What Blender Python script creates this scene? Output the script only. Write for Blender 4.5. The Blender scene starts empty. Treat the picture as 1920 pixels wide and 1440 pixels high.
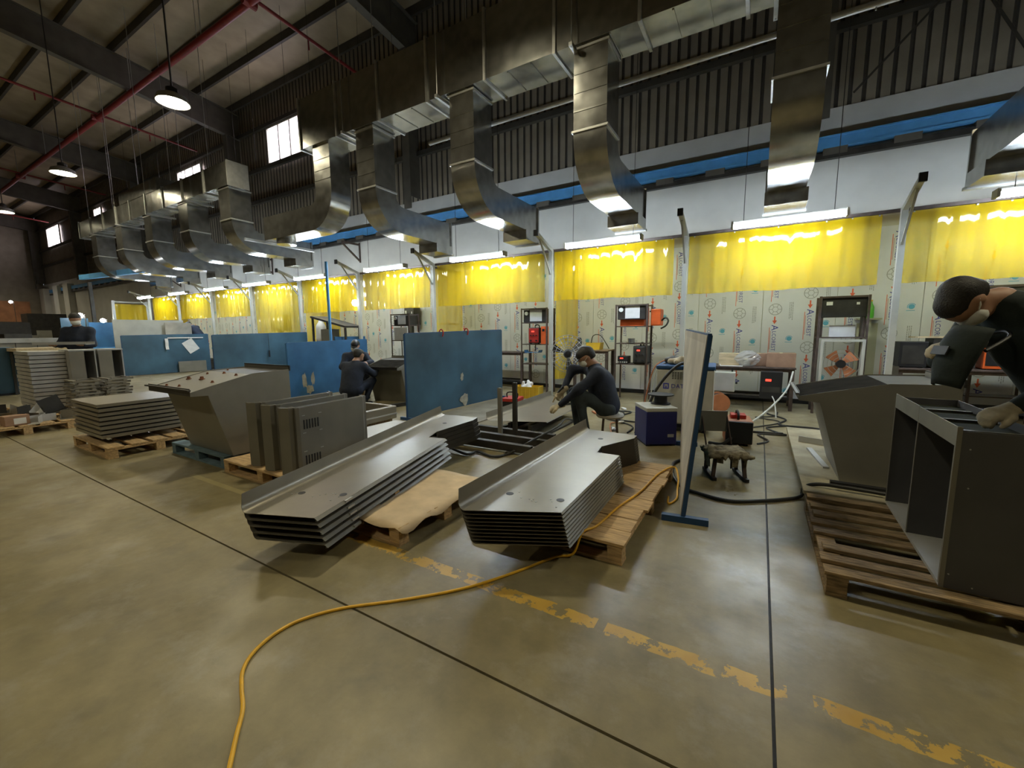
import bpy, bmesh, math, random
import numpy as np
from mathutils import Vector, Matrix, Quaternion
random.seed(7)
PI = math.pi
SC = bpy.context.scene
COL = SC.collection

# ------------------------------------------------------------------ camera, world, exposure
CAM_H = 1.5
F_PX = 778.78
YAW, PITCH, ROLL = math.radians(-30.7334), math.radians(7.1669), math.radians(-0.5124)
cy_, sy_ = math.cos(YAW), math.sin(YAW)
cp_, sp_ = math.cos(PITCH), math.sin(PITCH)
FWD = Vector((sy_*cp_, cy_*cp_, -sp_))
r0 = Vector((cy_, -sy_, 0)); u0 = r0.cross(FWD)
RGT = math.cos(ROLL)*r0 + math.sin(ROLL)*u0
UPV = -math.sin(ROLL)*r0 + math.cos(ROLL)*u0
cam_d = bpy.data.cameras.new('camera')
cam_d.sensor_fit = 'HORIZONTAL'; cam_d.sensor_width = 36.0
cam_d.lens = 36.0*F_PX/1920.0
cam_d.clip_start = 0.05; cam_d.clip_end = 300
cam = bpy.data.objects.new('camera', cam_d); COL.objects.link(cam)
cam.matrix_world = Matrix((
    (RGT.x, UPV.x, -FWD.x, 0), (RGT.y, UPV.y, -FWD.y, 0), (RGT.z, UPV.z, -FWD.z, CAM_H), (0, 0, 0, 1)))
SC.camera = cam
w = bpy.data.worlds.new('world'); SC.world = w; w.use_nodes = True
w.node_tree.nodes['Background'].inputs[0].default_value = (0.75, 0.85, 1.0, 1)
w.node_tree.nodes['Background'].inputs[1].default_value = 0.25
SC.view_settings.view_transform = 'Standard'
SC.view_settings.look = 'None'
SC.view_settings.gamma = 1.0
SC.view_settings.use_curve_mapping = False
SC.view_settings.exposure = 0.55
SC.cycles.max_bounces = 7; SC.cycles.diffuse_bounces = 4; SC.cycles.glossy_bounces = 4
SC.cycles.transparent_max_bounces = 14; SC.cycles.transmission_bounces = 4
SC.cycles.sample_clamp_indirect = 4.0
SC.cycles.caustics_reflective = False; SC.cycles.caustics_refractive = False
SC.cycles.use_light_tree = True
SC.cycles.use_denoising = True
TUBE_STRENGTH = 80.0
BAY_STRENGTH = 165.0

# survey helpers: where a sight line from the camera station meets a plane of the building
CAMP = Vector((0, 0, CAM_H))
def sight(x, y):
    return FWD + RGT*((x-960)/F_PX) - UPV*((y-720)/F_PX)
def gz(x, y, z=0.0):
    d = sight(x, y); return CAMP + d*((z-CAM_H)/d.z)
def gy(x, y, Y):
    d = sight(x, y); return CAMP + d*(Y/d.y)
def gx(x, y, X):
    d = sight(x, y); return CAMP + d*(X/d.x)

# ------------------------------------------------------------------ materials
def mat(name, col, rough=0.5, metal=0.0, var=0.0, scale=4.0, bump=0.0, bscale=40.0, rvar=0.0, stretch=None, col2=None, coat=0.0, spec=0.5):
    m = bpy.data.materials.new(name); m.use_nodes = True
    nt = m.node_tree; b = nt.nodes['Principled BSDF']
    b.inputs['Base Color'].default_value = (*col, 1)
    b.inputs['Roughness'].default_value = rough
    b.inputs['Metallic'].default_value = metal
    b.inputs['Specular IOR Level'].default_value = spec
    if coat: b.inputs['Coat Weight'].default_value = coat
    if var or bump or rvar or col2:
        tc = nt.nodes.new('ShaderNodeTexCoord'); mp = nt.nodes.new('ShaderNodeMapping')
        nt.links.new(tc.outputs['Object'], mp.inputs[0])
        if stretch: mp.inputs['Scale'].default_value = stretch
        nz = nt.nodes.new('ShaderNodeTexNoise'); nz.inputs['Scale'].default_value = scale; nz.inputs['Detail'].default_value = 6
        nt.links.new(mp.outputs[0], nz.inputs['Vector'])
        if var or col2:
            r = nt.nodes.new('ShaderNodeValToRGB')
            r.color_ramp.elements[0].position = 0.33; r.color_ramp.elements[1].position = 0.67
            c2 = col2 if col2 else tuple(min(1, c*(1+var)) for c in col)
            c1 = col if col2 else tuple(c*(1-var) for c in col)
            r.color_ramp.elements[0].color = (*c1, 1); r.color_ramp.elements[1].color = (*c2, 1)
            nt.links.new(nz.outputs[0], r.inputs[0]); nt.links.new(r.outputs[0], b.inputs['Base Color'])
        if rvar:
            mr = nt.nodes.new('ShaderNodeMapRange'); mr.inputs[3].default_value = max(0.03, rough-rvar); mr.inputs[4].default_value = rough+rvar
            nt.links.new(nz.outputs[0], mr.inputs[0]); nt.links.new(mr.outputs[0], b.inputs['Roughness'])
        if bump:
            n2 = nt.nodes.new('ShaderNodeTexNoise'); n2.inputs['Scale'].default_value = bscale; n2.inputs['Detail'].default_value = 3
            nt.links.new(mp.outputs[0], n2.inputs['Vector'])
            bp = nt.nodes.new('ShaderNodeBump'); bp.inputs['Strength'].default_value = bump; bp.inputs['Distance'].default_value = 0.02
            nt.links.new(n2.outputs[0], bp.inputs['Height']); nt.links.new(bp.outputs[0], b.inputs['Normal'])
    return m

def emit(name, col, s):
    m = bpy.data.materials.new(name); m.use_nodes = True
    nt = m.node_tree; nt.nodes.clear()
    o = nt.nodes.new('ShaderNodeOutputMaterial'); e = nt.nodes.new('ShaderNodeEmission')
    e.inputs[0].default_value = (*col, 1); e.inputs[1].default_value = s
    nt.links.new(e.outputs[0], o.inputs[0]); return m

def film(name, col, alpha_t, rough=0.12, cover=0.45):
    """thin coloured PVC film: mostly see-through tinted, some scatter, a glossy face"""
    m = bpy.data.materials.new(name); m.use_nodes = True
    nt = m.node_tree; nt.nodes.clear(); N = nt.nodes.new; L = nt.links.new
    o = N('ShaderNodeOutputMaterial')
    t = N('ShaderNodeBsdfTransparent'); t.inputs[0].default_value = (*alpha_t, 1)
    d = N('ShaderNodeBsdfDiffuse'); d.inputs[0].default_value = (*col, 1)
    tr = N('ShaderNodeBsdfTranslucent'); tr.inputs[0].default_value = (*col, 1)
    g = N('ShaderNodeBsdfGlossy'); g.inputs[0].default_value = (1, .95, .7, 1); g.inputs['Roughness'].default_value = rough
    a1 = N('ShaderNodeMixShader'); a1.inputs[0].default_value = .22; L(d.outputs[0], a1.inputs[1]); L(tr.outputs[0], a1.inputs[2])
    a2 = N('ShaderNodeMixShader'); a2.inputs[0].default_value = cover; L(t.outputs[0], a2.inputs[1]); L(a1.outputs[0], a2.inputs[2])
    fr = N('ShaderNodeFresnel'); fr.inputs[0].default_value = 1.45
    fm_ = N('ShaderNodeMath'); fm_.operation = 'MINIMUM'; fm_.inputs[1].default_value = .16; L(fr.outputs[0], fm_.inputs[0])
    a3 = N('ShaderNodeMixShader'); L(fm_.outputs[0], a3.inputs[0]); L(a2.outputs[0], a3.inputs[1]); L(g.outputs[0], a3.inputs[2])
    L(a3.outputs[0], o.inputs[0]); return m

M = {}
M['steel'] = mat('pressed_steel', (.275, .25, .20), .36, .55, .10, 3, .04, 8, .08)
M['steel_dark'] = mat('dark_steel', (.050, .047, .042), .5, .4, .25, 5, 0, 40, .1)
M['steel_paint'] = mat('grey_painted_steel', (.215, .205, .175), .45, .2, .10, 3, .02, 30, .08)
M['steel_light'] = mat('light_grey_steel', (.46, .46, .45), .45, .3, .12, 3)
M['cab_in'] = mat('cabinet_grey', (.085, .085, .090), .5, .1, .12, 3)
M['zinc'] = mat('galvanised_duct', (.43, .43, .41), .22, .90, .16, 6, .05, 4, .08)
M['zinc_rough'] = mat('galvanised_bar', (.50, .50, .48), .45, .7, .1, 10)
M['wood'] = mat('pale_pallet_wood', (.50, .34, .17), .75, 0, .28, 7, .15, 30, 0, (1, 6, 6))
M['wood_old'] = mat('old_pallet_wood', (.235, .16, .08), .8, 0, .5, 9, .25, 30, 0, (1, 7, 7))
M['ply'] = mat('plywood', (.52, .42, .26), .7, 0, .2, 5, .05, 30, 0, (1, 5, 5))
M['kraft'] = mat('kraft_paper', (.60, .46, .29), .85, 0, .12, 6, .15, 9)
M['card'] = mat('cardboard', (.33, .20, .13), .85, 0, .12, 6)
M['blue'] = mat('blue_paint', (.040, .100, .155), .45, .05, .30, 1.3, .03, 20, .12)
M['blue_b'] = mat('bright_blue_paint', (.040, .145, .31), .45, .05, .22, 2.0, .03, 20, .1)
M['blue_edge'] = mat('blue_edge_paint', (.02, .075, .2), .5, .05, .2, 4)
M['navy_box'] = mat('deep_blue_case', (.008, .012, .14), .4, 0, .1, 4)
M['white_sheet'] = mat('white_backed_sheet', (.50, .46, .38), .55, 0, .18, 3)
M['off_white'] = mat('off_white_case', (.50, .50, .44), .5, 0, .08, 4)
M['black'] = mat('black_plastic', (.012, .012, .013), .5, 0, .2, 6)
M['rubber'] = mat('black_rubber', (.010, .010, .010), .65)
M['orange'] = mat('orange_paint', (.75, .13, .025), .45, 0, .12, 5)
M['orange_dull'] = mat('dull_orange_case', (.45, .17, .075), .5, 0, .15, 5)
M['red'] = mat('red_paint', (.45, .03, .02), .5, 0, .15, 5)
M['pipe_red'] = mat('red_sprinkler_pipe', (.23, .022, .022), .5, 0, .15, 5)
M['cord'] = mat('yellow_cord', (.78, .44, .03), .45, 0, .08, 20)
M['hose'] = mat('black_hose', (.018, .018, .016), .5)
M['brown_steel'] = mat('rusty_angle_iron', (.085, .060, .050), .6, .2, .3, 10)
M['paper'] = mat('white_paper', (.70, .70, .68), .8, 0, .06, 8)
M['yellow_plastic'] = mat('yellow_tray', (.65, .42, .03), .45, 0, .1, 5)
M['green'] = mat('green_bottle', (.10, .45, .05), .35)
M['skin'] = mat('skin', (.40, .22, .14), .55, 0, .06, 15)
M['hair'] = mat('black_hair', (.014, .012, .010), .6, 0, .3, 60, .3, 120)
M['navy'] = mat('navy_work_cloth', (.012, .018, .036), .85, 0, .25, 8, .25, 14)
M['denim'] = mat('dark_work_trousers', (.030, .042, .050), .85, 0, .25, 8, .25, 14)
M['dark_cloth'] = mat('black_green_cloth', (.012, .020, .018), .85, 0, .25, 8, .25, 14)
M['glove'] = mat('beige_work_glove', (.46, .40, .28), .85, 0, .2, 12, .2, 30)
M['mask'] = mat('white_face_mask', (.72, .72, .68), .8)
M['roof_sheet'] = mat('roof_insulation_foil', (.34, .28, .185), .55, .1, .15, 1.5, .05, 6)
M['roof_steel'] = mat('roof_steel', (.115, .105, .085), .6, .1, .15, 3)
M['purlin'] = mat('roof_purlin', (.060, .055, .045), .6, .1, .15, 3)
M['plaster'] = mat('wall_plaster', (.56, .55, .51), .8, 0, .07, 1.5, .03, 20)
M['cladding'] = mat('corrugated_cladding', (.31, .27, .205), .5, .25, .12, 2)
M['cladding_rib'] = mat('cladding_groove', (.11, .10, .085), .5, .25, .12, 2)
M['panel_film'] = mat('protective_film_panel', (.74, .75, .87), .28, 0, .04, 2, .02, 6)
M['beam_blue'] = mat('blue_beam_paint', (.10, .33, .66), .5, 0, .1, 3)
M['ink_blue'] = mat('blue_ink', (.06, .07, .42), .5)
M['ink_grey'] = mat('grey_ink', (.38, .39, .47), .5)
M['ink_red'] = mat('red_ink', (.75, .14, .08), .5)
M['ink_pink'] = mat('pink_ink', (.62, .40, .42), .5)
M['ink_cyan'] = mat('cyan_ink', (.14, .45, .72), .5)
M['clear'] = film('clear_plastic', (.75, .75, .75), (.95, .95, .95), .1, .35)
M['pvc'] = film('yellow_pvc', (.95, .63, .008), (.98, .93, .55), .06, .46)
M['tube'] = emit('tube_glow', (.74, .87, 1.0), TUBE_STRENGTH)
M['bay'] = emit('high_bay_glow', (1.0, .90, .62), BAY_STRENGTH)
M['sky_pane'] = emit('daylight_pane', (1.0, .88, .98), 4.0)
M['spot'] = emit('small_lamp_glow', (.95, .97, 1.0), 40.0)
M['led_red'] = emit('red_display', (1.0, .05, .03), 2.0)
M['far_brick'] = mat('orange_brick', (.55, .26, .13), .85, 0, .2, 2)
M['rust'] = mat('rusty_nut', (.20, .075, .035), .75, .1, .3, 12)

# ------------------------------------------------------------------ mesh builder
class MB:
    def __init__(s): s.v = []; s.f = []; s.m = []; s.cm = 0
    def add(s, vs, fs):
        o = len(s.v); s.v += [tuple(v) for v in vs]
        for f in fs: s.f.append(tuple(o+i for i in f)); s.m.append(s.cm)
        return s
    def box(s, x0, x1, y0, y1, z0, z1, mt=None):
        vs = [Vector((x, y, z)) for z in (z0, z1) for y in (y0, y1) for x in (x0, x1)]
        if mt is not None: vs = [mt @ v for v in vs]
        return s.add(vs, [(0, 2, 3, 1), (4, 5, 7, 6), (0, 1, 5, 4), (2, 6, 7, 3), (0, 4, 6, 2), (1, 3, 7, 5)])
    def bar(s, p0, p1, a, b=None, up=(0, 0, 1)):
        b = b or a; p0 = Vector(p0); p1 = Vector(p1); d = (p1-p0); L = d.length; d.normalize()
        u = Vector(up)
        if abs(d.dot(u)) > .98: u = Vector((1, 0, 0))
        sd = d.cross(u).normalized(); u = sd.cross(d).normalized()
        mt = Matrix.Translation(p0) @ Matrix((sd, d, u)).transposed().to_4x4()
        return s.box(-a/2, a/2, 0, L, -b/2, b/2, mt)
    def tube(s, pts, r, n=8, cap=True):
        pts = [Vector(p) for p in pts]; rs = r if isinstance(r, (list, tuple)) else [r]*len(pts)
        o = []; prev = None
        for i, p in enumerate(pts):
            d = (pts[min(i+1, len(pts)-1)]-pts[max(i-1, 0)]).normalized()
            if prev is None:
                a = d.cross(Vector((0, 0, 1)))
                if a.length < .05: a = d.cross(Vector((1, 0, 0)))
                a.normalize()
            else:
                a = (prev - d*prev.dot(d))
                if a.length < 1e-4: a = d.cross(Vector((1, 0, 0)))
                a.normalize()
            prev = a; b = d.cross(a)
            o += [p + (a*math.cos(2*PI*k/n)+b*math.sin(2*PI*k/n))*rs[i] for k in range(n)]
        fs = [(i*n+k, i*n+(k+1) % n, (i+1)*n+(k+1) % n, (i+1)*n+k) for i in range(len(pts)-1) for k in range(n)]
        if cap: fs += [tuple(range(n-1, -1, -1)), tuple((len(pts)-1)*n+k for k in range(n))]
        return s.add(o, fs)
    def cyl(s, p0, p1, r, n=16): return s.tube([p0, p1], r, n)
    def lathe(s, prof, c=(0, 0, 0), n=20, axis=(0, 0, 1), cap=True):
        q = Vector((0, 0, 1)).rotation_difference(Vector(axis)); c = Vector(c); o = []
        for r, z in prof:
            o += [c + q @ Vector((r*math.cos(2*PI*k/n), r*math.sin(2*PI*k/n), z)) for k in range(n)]
        fs = [(i*n+k, i*n+(k+1) % n, (i+1)*n+(k+1) % n, (i+1)*n+k) for i in range(len(prof)-1) for k in range(n)]
        if cap: fs += [tuple(range(n-1, -1, -1)), tuple((len(prof)-1)*n+k for k in range(n))]
        return s.add(o, fs)
    def prism(s, poly, a, b, fn):
        """poly of (u,w); fn(u,w,t) -> xyz, extruded t from a to b"""
        n = len(poly)
        vs = [fn(u, w_, a) for u, w_ in poly]+[fn(u, w_, b) for u, w_ in poly]
        fs = [tuple(range(n-1, -1, -1)), tuple(range(n, 2*n))]+[(i, (i+1) % n, n+(i+1) % n, n+i) for i in range(n)]
        return s.add(vs, fs)
    def strip(s, prof, thick, a, b, fn, closed=False):
        """open profile polyline with thickness, extruded"""
        P = [Vector((u, w_, 0)) for u, w_ in prof]; L_, R_ = [], []
        for i, p in enumerate(P):
            d0 = (p-P[i-1]).normalized() if i else (P[1]-p).normalized()
            d1 = (P[i+1]-p).normalized() if i < len(P)-1 else d0
            n = Vector((-(d0.y+d1.y), d0.x+d1.x, 0)).normalized()
            c = max(.35, n.dot(Vector((-d0.y, d0.x, 0))))
            L_.append(p+n*(thick/2/c)); R_.append(p-n*(thick/2/c))
        k = len(P)
        vs = []
        for t in (a, b): vs += [fn(q.x, q.y, t) for q in L_]+[fn(q.x, q.y, t) for q in R_]
        fs = []
        for i in range(k-1):
            fs += [(i, i+1, 2*k+i+1, 2*k+i), (k+i, 3*k+i, 3*k+i+1, k+i+1), (i, k+i, k+i+1, i+1), (2*k+i, 2*k+i+1, 3*k+i+1, 3*k+i)]
        fs += [(0, 2*k, 3*k, k), (k-1, 2*k-1, 4*k-1, 3*k-1)]
        return s.add(vs, fs)
    def mesh(s, name, mats, smooth=False, auto=True):
        me = bpy.data.meshes.new(name); me.from_pydata(s.v, [], s.f)
        for m_ in (mats if isinstance(mats, (list, tuple)) else [mats]): me.materials.append(m_)
        if isinstance(mats, (list, tuple)) and len(mats) > 1: me.polygons.foreach_set('material_index', s.m)
        bm = bmesh.new(); bm.from_mesh(me); bmesh.ops.recalc_face_normals(bm, faces=bm.faces); bm.to_mesh(me); bm.free()
        if smooth:
            me.polygons.foreach_set('use_smooth', [True]*len(me.polygons))
            if auto: me.set_sharp_from_angle(angle=math.radians(40))
        return me

def ob(name, data, parent=None, label=None, cat=None, group=None, kind=None):
    o = bpy.data.objects.new(name, data); COL.objects.link(o)
    if parent is not None: o.parent = parent
    if label: o['label'] = label
    if cat: o['category'] = cat
    if group: o['group'] = group
    if kind: o['kind'] = kind
    return o
def part(name, mb, m, parent, label=None, smooth=False, bevel=0.0, kind=None):
    me = mb.mesh(name, m, smooth) if isinstance(mb, MB) else mb
    o = ob(name, me, parent, label, kind=kind)
    if bevel:
        b = o.modifiers.new('bevel', 'BEVEL'); b.width = bevel; b.segments = 2; b.limit_method = 'ANGLE'
    return o
def thing(name, label, cat, loc=(0, 0, 0), rz=0.0, group=None):
    o = ob(name, None, None, label, cat, group); o.location = loc; o.rotation_euler = (0, 0, rz)
    o.empty_display_size = .1; return o
def solo(name, mb, m, label, cat, group=None, smooth=False, bevel=0.0, loc=None, rz=0.0, kind=None):
    o = part(name, mb, m, None, label, smooth, bevel); o['category'] = cat
    if group: o['group'] = group
    if kind: o['kind'] = kind
    if loc is not None: o.location = loc
    o.rotation_euler = (0, 0, rz); return o
def struct(name, mb, m, smooth=False):
    return ob(name, mb.mesh(name, m, smooth), kind='structure')
def copy_tree(o, parent=None):
    c = o.copy(); COL.objects.link(c)
    if parent is not None: c.parent = parent
    for ch in o.children: copy_tree(ch, c)
    return c
def spline(pts, n=8):
    P = [Vector(p) for p in pts]; out = []
    for i in range(len(P)-1):
        a, b, c, d = P[max(i-1, 0)], P[i], P[i+1], P[min(i+2, len(P)-1)]
        for k in range(n):
            t = k/n
            out.append(.5*((2*b)+(c-a)*t+(2*a-5*b+4*c-d)*t*t+(3*b-a-3*c+d)*t**3))
    out.append(P[-1]); return out

# ------------------------------------------------------------------ floor
def floor_material():
    m = bpy.data.materials.new('worn_concrete'); m.use_nodes = True
    nt = m.node_tree; b = nt.nodes['Principled BSDF']; N = nt.nodes.new; L = nt.links.new
    tc = N('ShaderNodeTexCoord'); P = tc.outputs['Object']
    sep = N('ShaderNodeSeparateXYZ'); L(P, sep.inputs[0])
    def noise(scale, detail=6, rough=.55, vec=None):
        n = N('ShaderNodeTexNoise'); n.inputs['Scale'].default_value = scale; n.inputs['Detail'].default_value = detail
        n.inputs['Roughness'].default_value = rough; L(vec or P, n.inputs['Vector']); return n.outputs[0]
    def ramp(x, p0, p1, c0, c1):
        r = N('ShaderNodeValToRGB'); e = r.color_ramp.elements
        e[0].position = p0; e[1].position = p1; e[0].color = (*c0, 1); e[1].color = (*c1, 1); L(x, r.inputs[0]); return r.outputs[0]
    def math_(op, a, b_=None, clamp=False):
        n = N('ShaderNodeMath'); n.operation = op; n.use_clamp = clamp
        for i, v in enumerate((a, b_)):
            if v is None: continue
            if isinstance(v, (int, float)): n.inputs[i].default_value = v
            else: L(v, n.inputs[i])
        return n.outputs[0]
    def mix(f, a, b_, mode='MIX'):
        n = N('ShaderNodeMix'); n.data_type = 'RGBA'; n.blend_type = mode
        if isinstance(f, (int, float)): n.inputs['Factor'].default_value = f
        else: L(f, n.inputs['Factor'])
        for s_, v in (('A', a), ('B', b_)):
            i = [q for q in n.inputs if q.name == s_ and q.type == 'RGBA'][0]
            if isinstance(v, tuple): i.default_value = (*v, 1)
            else: L(v, i)
        return [q for q in n.outputs if q.type == 'RGBA'][0]
    base = ramp(noise(.9, 8, .6), .30, .72, (.172, .142, .072), (.325, .275, .158))
    fine = ramp(noise(7, 8, .65), .30, .70, (.72, .72, .72), (1.12, 1.1, 1.06))
    c = mix(.75, base, fine, 'MULTIPLY')
    blot = ramp(noise(2.3, 9, .7), .52, .70, (0, 0, 0), (1, 1, 1))
    c = mix(math_('MULTIPLY', blot, .5), c, (.36, .335, .28))
    stain = ramp(noise(3.1, 4, .5), .60, .72, (0, 0, 0), (1, 1, 1))
    c = mix(math_('MULTIPLY', stain, .5), c, (.13, .115, .08))
    scr = N('ShaderNodeMapping'); scr.inputs['Scale'].default_value = (3, 26, 1); scr.inputs['Rotation'].default_value = (0, 0, .5); L(P, scr.inputs[0])
    scu = ramp(noise(1.4, 5, .7, scr.outputs[0]), .66, .76, (0, 0, 0), (1, 1, 1))
    c = mix(math_('MULTIPLY', scu, .3), c, (.12, .11, .09))
    # chipped yellow lane line along Y = 1.9 and a cross line near X = -3.7
    wob = math_('MULTIPLY', math_('SUBTRACT', noise(5, 5), .5), .05)
    d1 = math_('ABSOLUTE', math_('SUBTRACT', math_('ADD', sep.outputs[1], wob), 1.905))
    in1 = math_('LESS_THAN', d1, .048)
    chip = math_('GREATER_THAN', noise(9, 7, .7), .475)
    gap = math_('GREATER_THAN', math_('ABSOLUTE', math_('SUBTRACT', sep.outputs[0], .225)), .045)
    gap2 = math_('GREATER_THAN', math_('ABSOLUTE', math_('ADD', sep.outputs[0], .62)), .025)
    lim = math_('MULTIPLY', math_('GREATER_THAN', sep.outputs[0], -2.9), math_('LESS_THAN', sep.outputs[0], 1.05))
    k = math_('MULTIPLY', math_('MULTIPLY', in1, chip), math_('MULTIPLY', math_('MULTIPLY', gap, gap2), lim))
    far = math_('MULTIPLY', math_('LESS_THAN', math_('ABSOLUTE', math_('SUBTRACT', sep.outputs[1], 1.95)), .03), math_('MULTIPLY', math_('LESS_THAN', sep.outputs[0], -3.6), math_('GREATER_THAN', sep.outputs[0], -5.2)))
    c = mix(math_('MULTIPLY', far, .35), c, (.50, .42, .2))
    pc = ramp(noise(4, 5), .3, .7, (.46, .27, .035), (.62, .40, .08))
    c = mix(math_('MULTIPLY', k, .9), c, pc)
    L(c, b.inputs['Base Color'])
    rr = N('ShaderNodeMapRange'); L(noise(2.0, 7, .65), rr.inputs[0]); rr.inputs[1].default_value = .3; rr.inputs[2].default_value = .7
    rr.inputs[3].default_value = .26; rr.inputs[4].default_value = .52
    L(rr.outputs[0], b.inputs['Roughness'])
    bp = N('ShaderNodeBump'); bp.inputs['Strength'].default_value = .10; bp.inputs['Distance'].default_value = .01
    L(noise(14, 6, .6), bp.inputs['Height']); L(bp.outputs[0], b.inputs['Normal'])
    return m
M['floor'] = floor_material()
M['joint'] = mat('dark_joint_filler', (.022, .020, .016), .6, 0, .3, 30)
XL, XR, YB, YW = -50.0, 10.0, -14.0, 10.2
b = MB(); b.box(XL-.3, XR+.3, YB-.3, YW+.3, -.3, -.012); floor = struct('floor', b, M['joint'])
J = .0065
for (x0, x1) in ((XL, -24), (-24, .128-J), (.128+J, XR)):
    for (y0, y1) in ((YB, 1.362-J), (1.362+J, YW)):
        part('floor_slab', MB().box(x0, x1-(.013 if x1 == -24 else 0), y0, y1, -.012, 0), M['floor'], floor)

# ------------------------------------------------------------------ walls
TOPZ, SL = 10.8, .10
def roof_z(y): return TOPZ + SL*(YW-y)
b = MB(); b.box(XL-.3, XR+.3, YW, YW+.25, -.3, 5.57); wall_back = struct('wall_back', b, M['plaster'])
def corrugated(x0, x1, z0, z1):
    prof = []; x = x0; p = .2
    while x < x1: prof += [(x, 0), (x+.135, 0), (x+.15, -.035), (x+.185, -.035)]; x += p
    prof.append((x1, 0)); n = len(prof); g = MB()
    g.v = [(u, YW+.02-w_, z) for z in (z0, z1) for u, w_ in prof]
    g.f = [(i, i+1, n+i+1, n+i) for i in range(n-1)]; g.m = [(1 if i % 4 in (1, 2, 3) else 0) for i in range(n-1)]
    return g
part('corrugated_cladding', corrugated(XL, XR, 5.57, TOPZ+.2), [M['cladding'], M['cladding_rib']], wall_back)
b = MB(); b.box(XL, XR, YW+.06, YW+.2, 5.57, TOPZ+.3); part('cladding_backing', b, M['cladding_rib'], wall_back)
for z in (6.82, 8.02, 9.55):
    part('girt', MB().box(XL, XR, YW-.14, YW-.02, z, z+.13), M['purlin'], wall_back)
for i, (x0, x1) in enumerate(((1.2, 3.3), (3.3, 1.2))):
    part('cross_rod', MB().bar((x0, YW-.15, 5.7), (x1+.6, YW-.15, 8.6), .03), M['purlin'], wall_back)
b = MB(); b.box(XL-.3, XL, YB, YW, -.3, 13.6); wall_left = struct('wall_left', b, M['cladding'])
part('brick_panel', MB().box(XL, XL+.06, 2, YW-.9, 1.0, 4.2), M['far_brick'], wall_left)
b = MB(); b.box(XR, XR+.3, YB, YW, -.3, 13.6); struct('wall_right', b, M['plaster'])
b = MB(); b.box(XL, XR, YB-.3, YB, -.3, 13.6); struct('wall_front', b, M['cladding'])
# roof: insulated sheet on purlins, carried by rafters
b = MB(); b.add([(XL, YW+.3, roof_z(YW+.3)), (XR, YW+.3, roof_z(YW+.3)), (XR, YB, roof_z(YB)), (XL, YB, roof_z(YB)),
                 (XL, YW+.3, roof_z(YW+.3)+.15), (XR, YW+.3, roof_z(YW+.3)+.15), (XR, YB, roof_z(YB)+.15), (XL, YB, roof_z(YB)+.15)],
                [(0, 1, 2, 3), (7, 6, 5, 4), (0, 4, 5, 1), (2, 6, 7, 3), (1, 5, 6, 2), (0, 3, 7, 4)])
ceiling = struct('ceiling', b, M['roof_sheet'])
y = 9.95
while y > -6:
    part('purlin', MB().box(XL, XR, y-.04, y+.04, roof_z(y)-.26, roof_z(y)-.01), M['purlin'], ceiling)
    y -= 1.22
for i, x in enumerate((-49.3, -39.3, -29.3, -19.3, -9.3, .7)):
    rb = part('rafter', MB().prism([(YW, roof_z(YW)-1.25), (YW, roof_z(YW)-.27), (YB, roof_z(YB)-.27), (YB, roof_z(YB)-.95)], -.02, .02, lambda u, w_, t, x=x: (x+t, u, w_)), M['roof_steel'], ceiling)
    part('flange', MB().bar((x, YW, roof_z(YW)-1.25), (x, YB, roof_z(YB)-.95), .24, .03), M['roof_steel'], rb)
    part('flange', MB().bar((x, YW, roof_z(YW)-.27), (x, YB, roof_z(YB)-.27), .24, .03), M['roof_steel'], rb)
    # wall column of the same frame
    cb = MB(); cb.box(x-.012, x+.012, YW-.55, YW-.02, 5.6, 9.6); cb2 = MB(); cb2.box(x-.14, x+.14, YW-.58, YW-.55, 5.2, 9.6)
    c_ = part('column_web', cb, M['roof_steel'], wall_back); part('column_flange', cb2, M['roof_steel'], c_)
for x in (-45.6, -43.2, -49.2):
    part('pilaster', MB().box(x-.55, x+.55, YW-.35, YW, 0, 5.2), M['plaster'], wall_back)
# high windows in the cladding
def window(n, x0, x1, z0, z1, tilt=0):
    r = ob('window_%d' % n, None, kind='structure'); r.location = ((x0+x1)/2, YW-.06, z0)
    W, H = (x1-x0), (z1-z0); f = MB()
    f.box(-W/2-.06, -W/2, -.05, .02, -.06, H+.06); f.box(W/2, W/2+.06, -.05, .02, -.06, H+.06)
    f.box(-W/2, W/2, -.05, .02, -.06, 0); f.box(-W/2, W/2, -.05, .02, H, H+.06)
    part('window_frame', f, M['off_white'], r)
    n_ = 3
    for k in range(n_):
        a = -W/2+W*k/n_
        part('pane', MB().box(a+.03, a+W/n_-.03, .0, .02, .02, H-.02), M['sky_pane'], r)
        if k: part('mullion', MB().box(a-.03, a+.03, -.04, .02, 0, H), M['off_white'], r)
window(1, -17.1, -14.9, 8.2, 9.45)
window(2, -24.9, -22.6, 8.15, 9.3)
window(3, -36.6, -35.4, 8.3, 9.35)
window(4, -46.8, -43.9, 8.1, 9.45)

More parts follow.
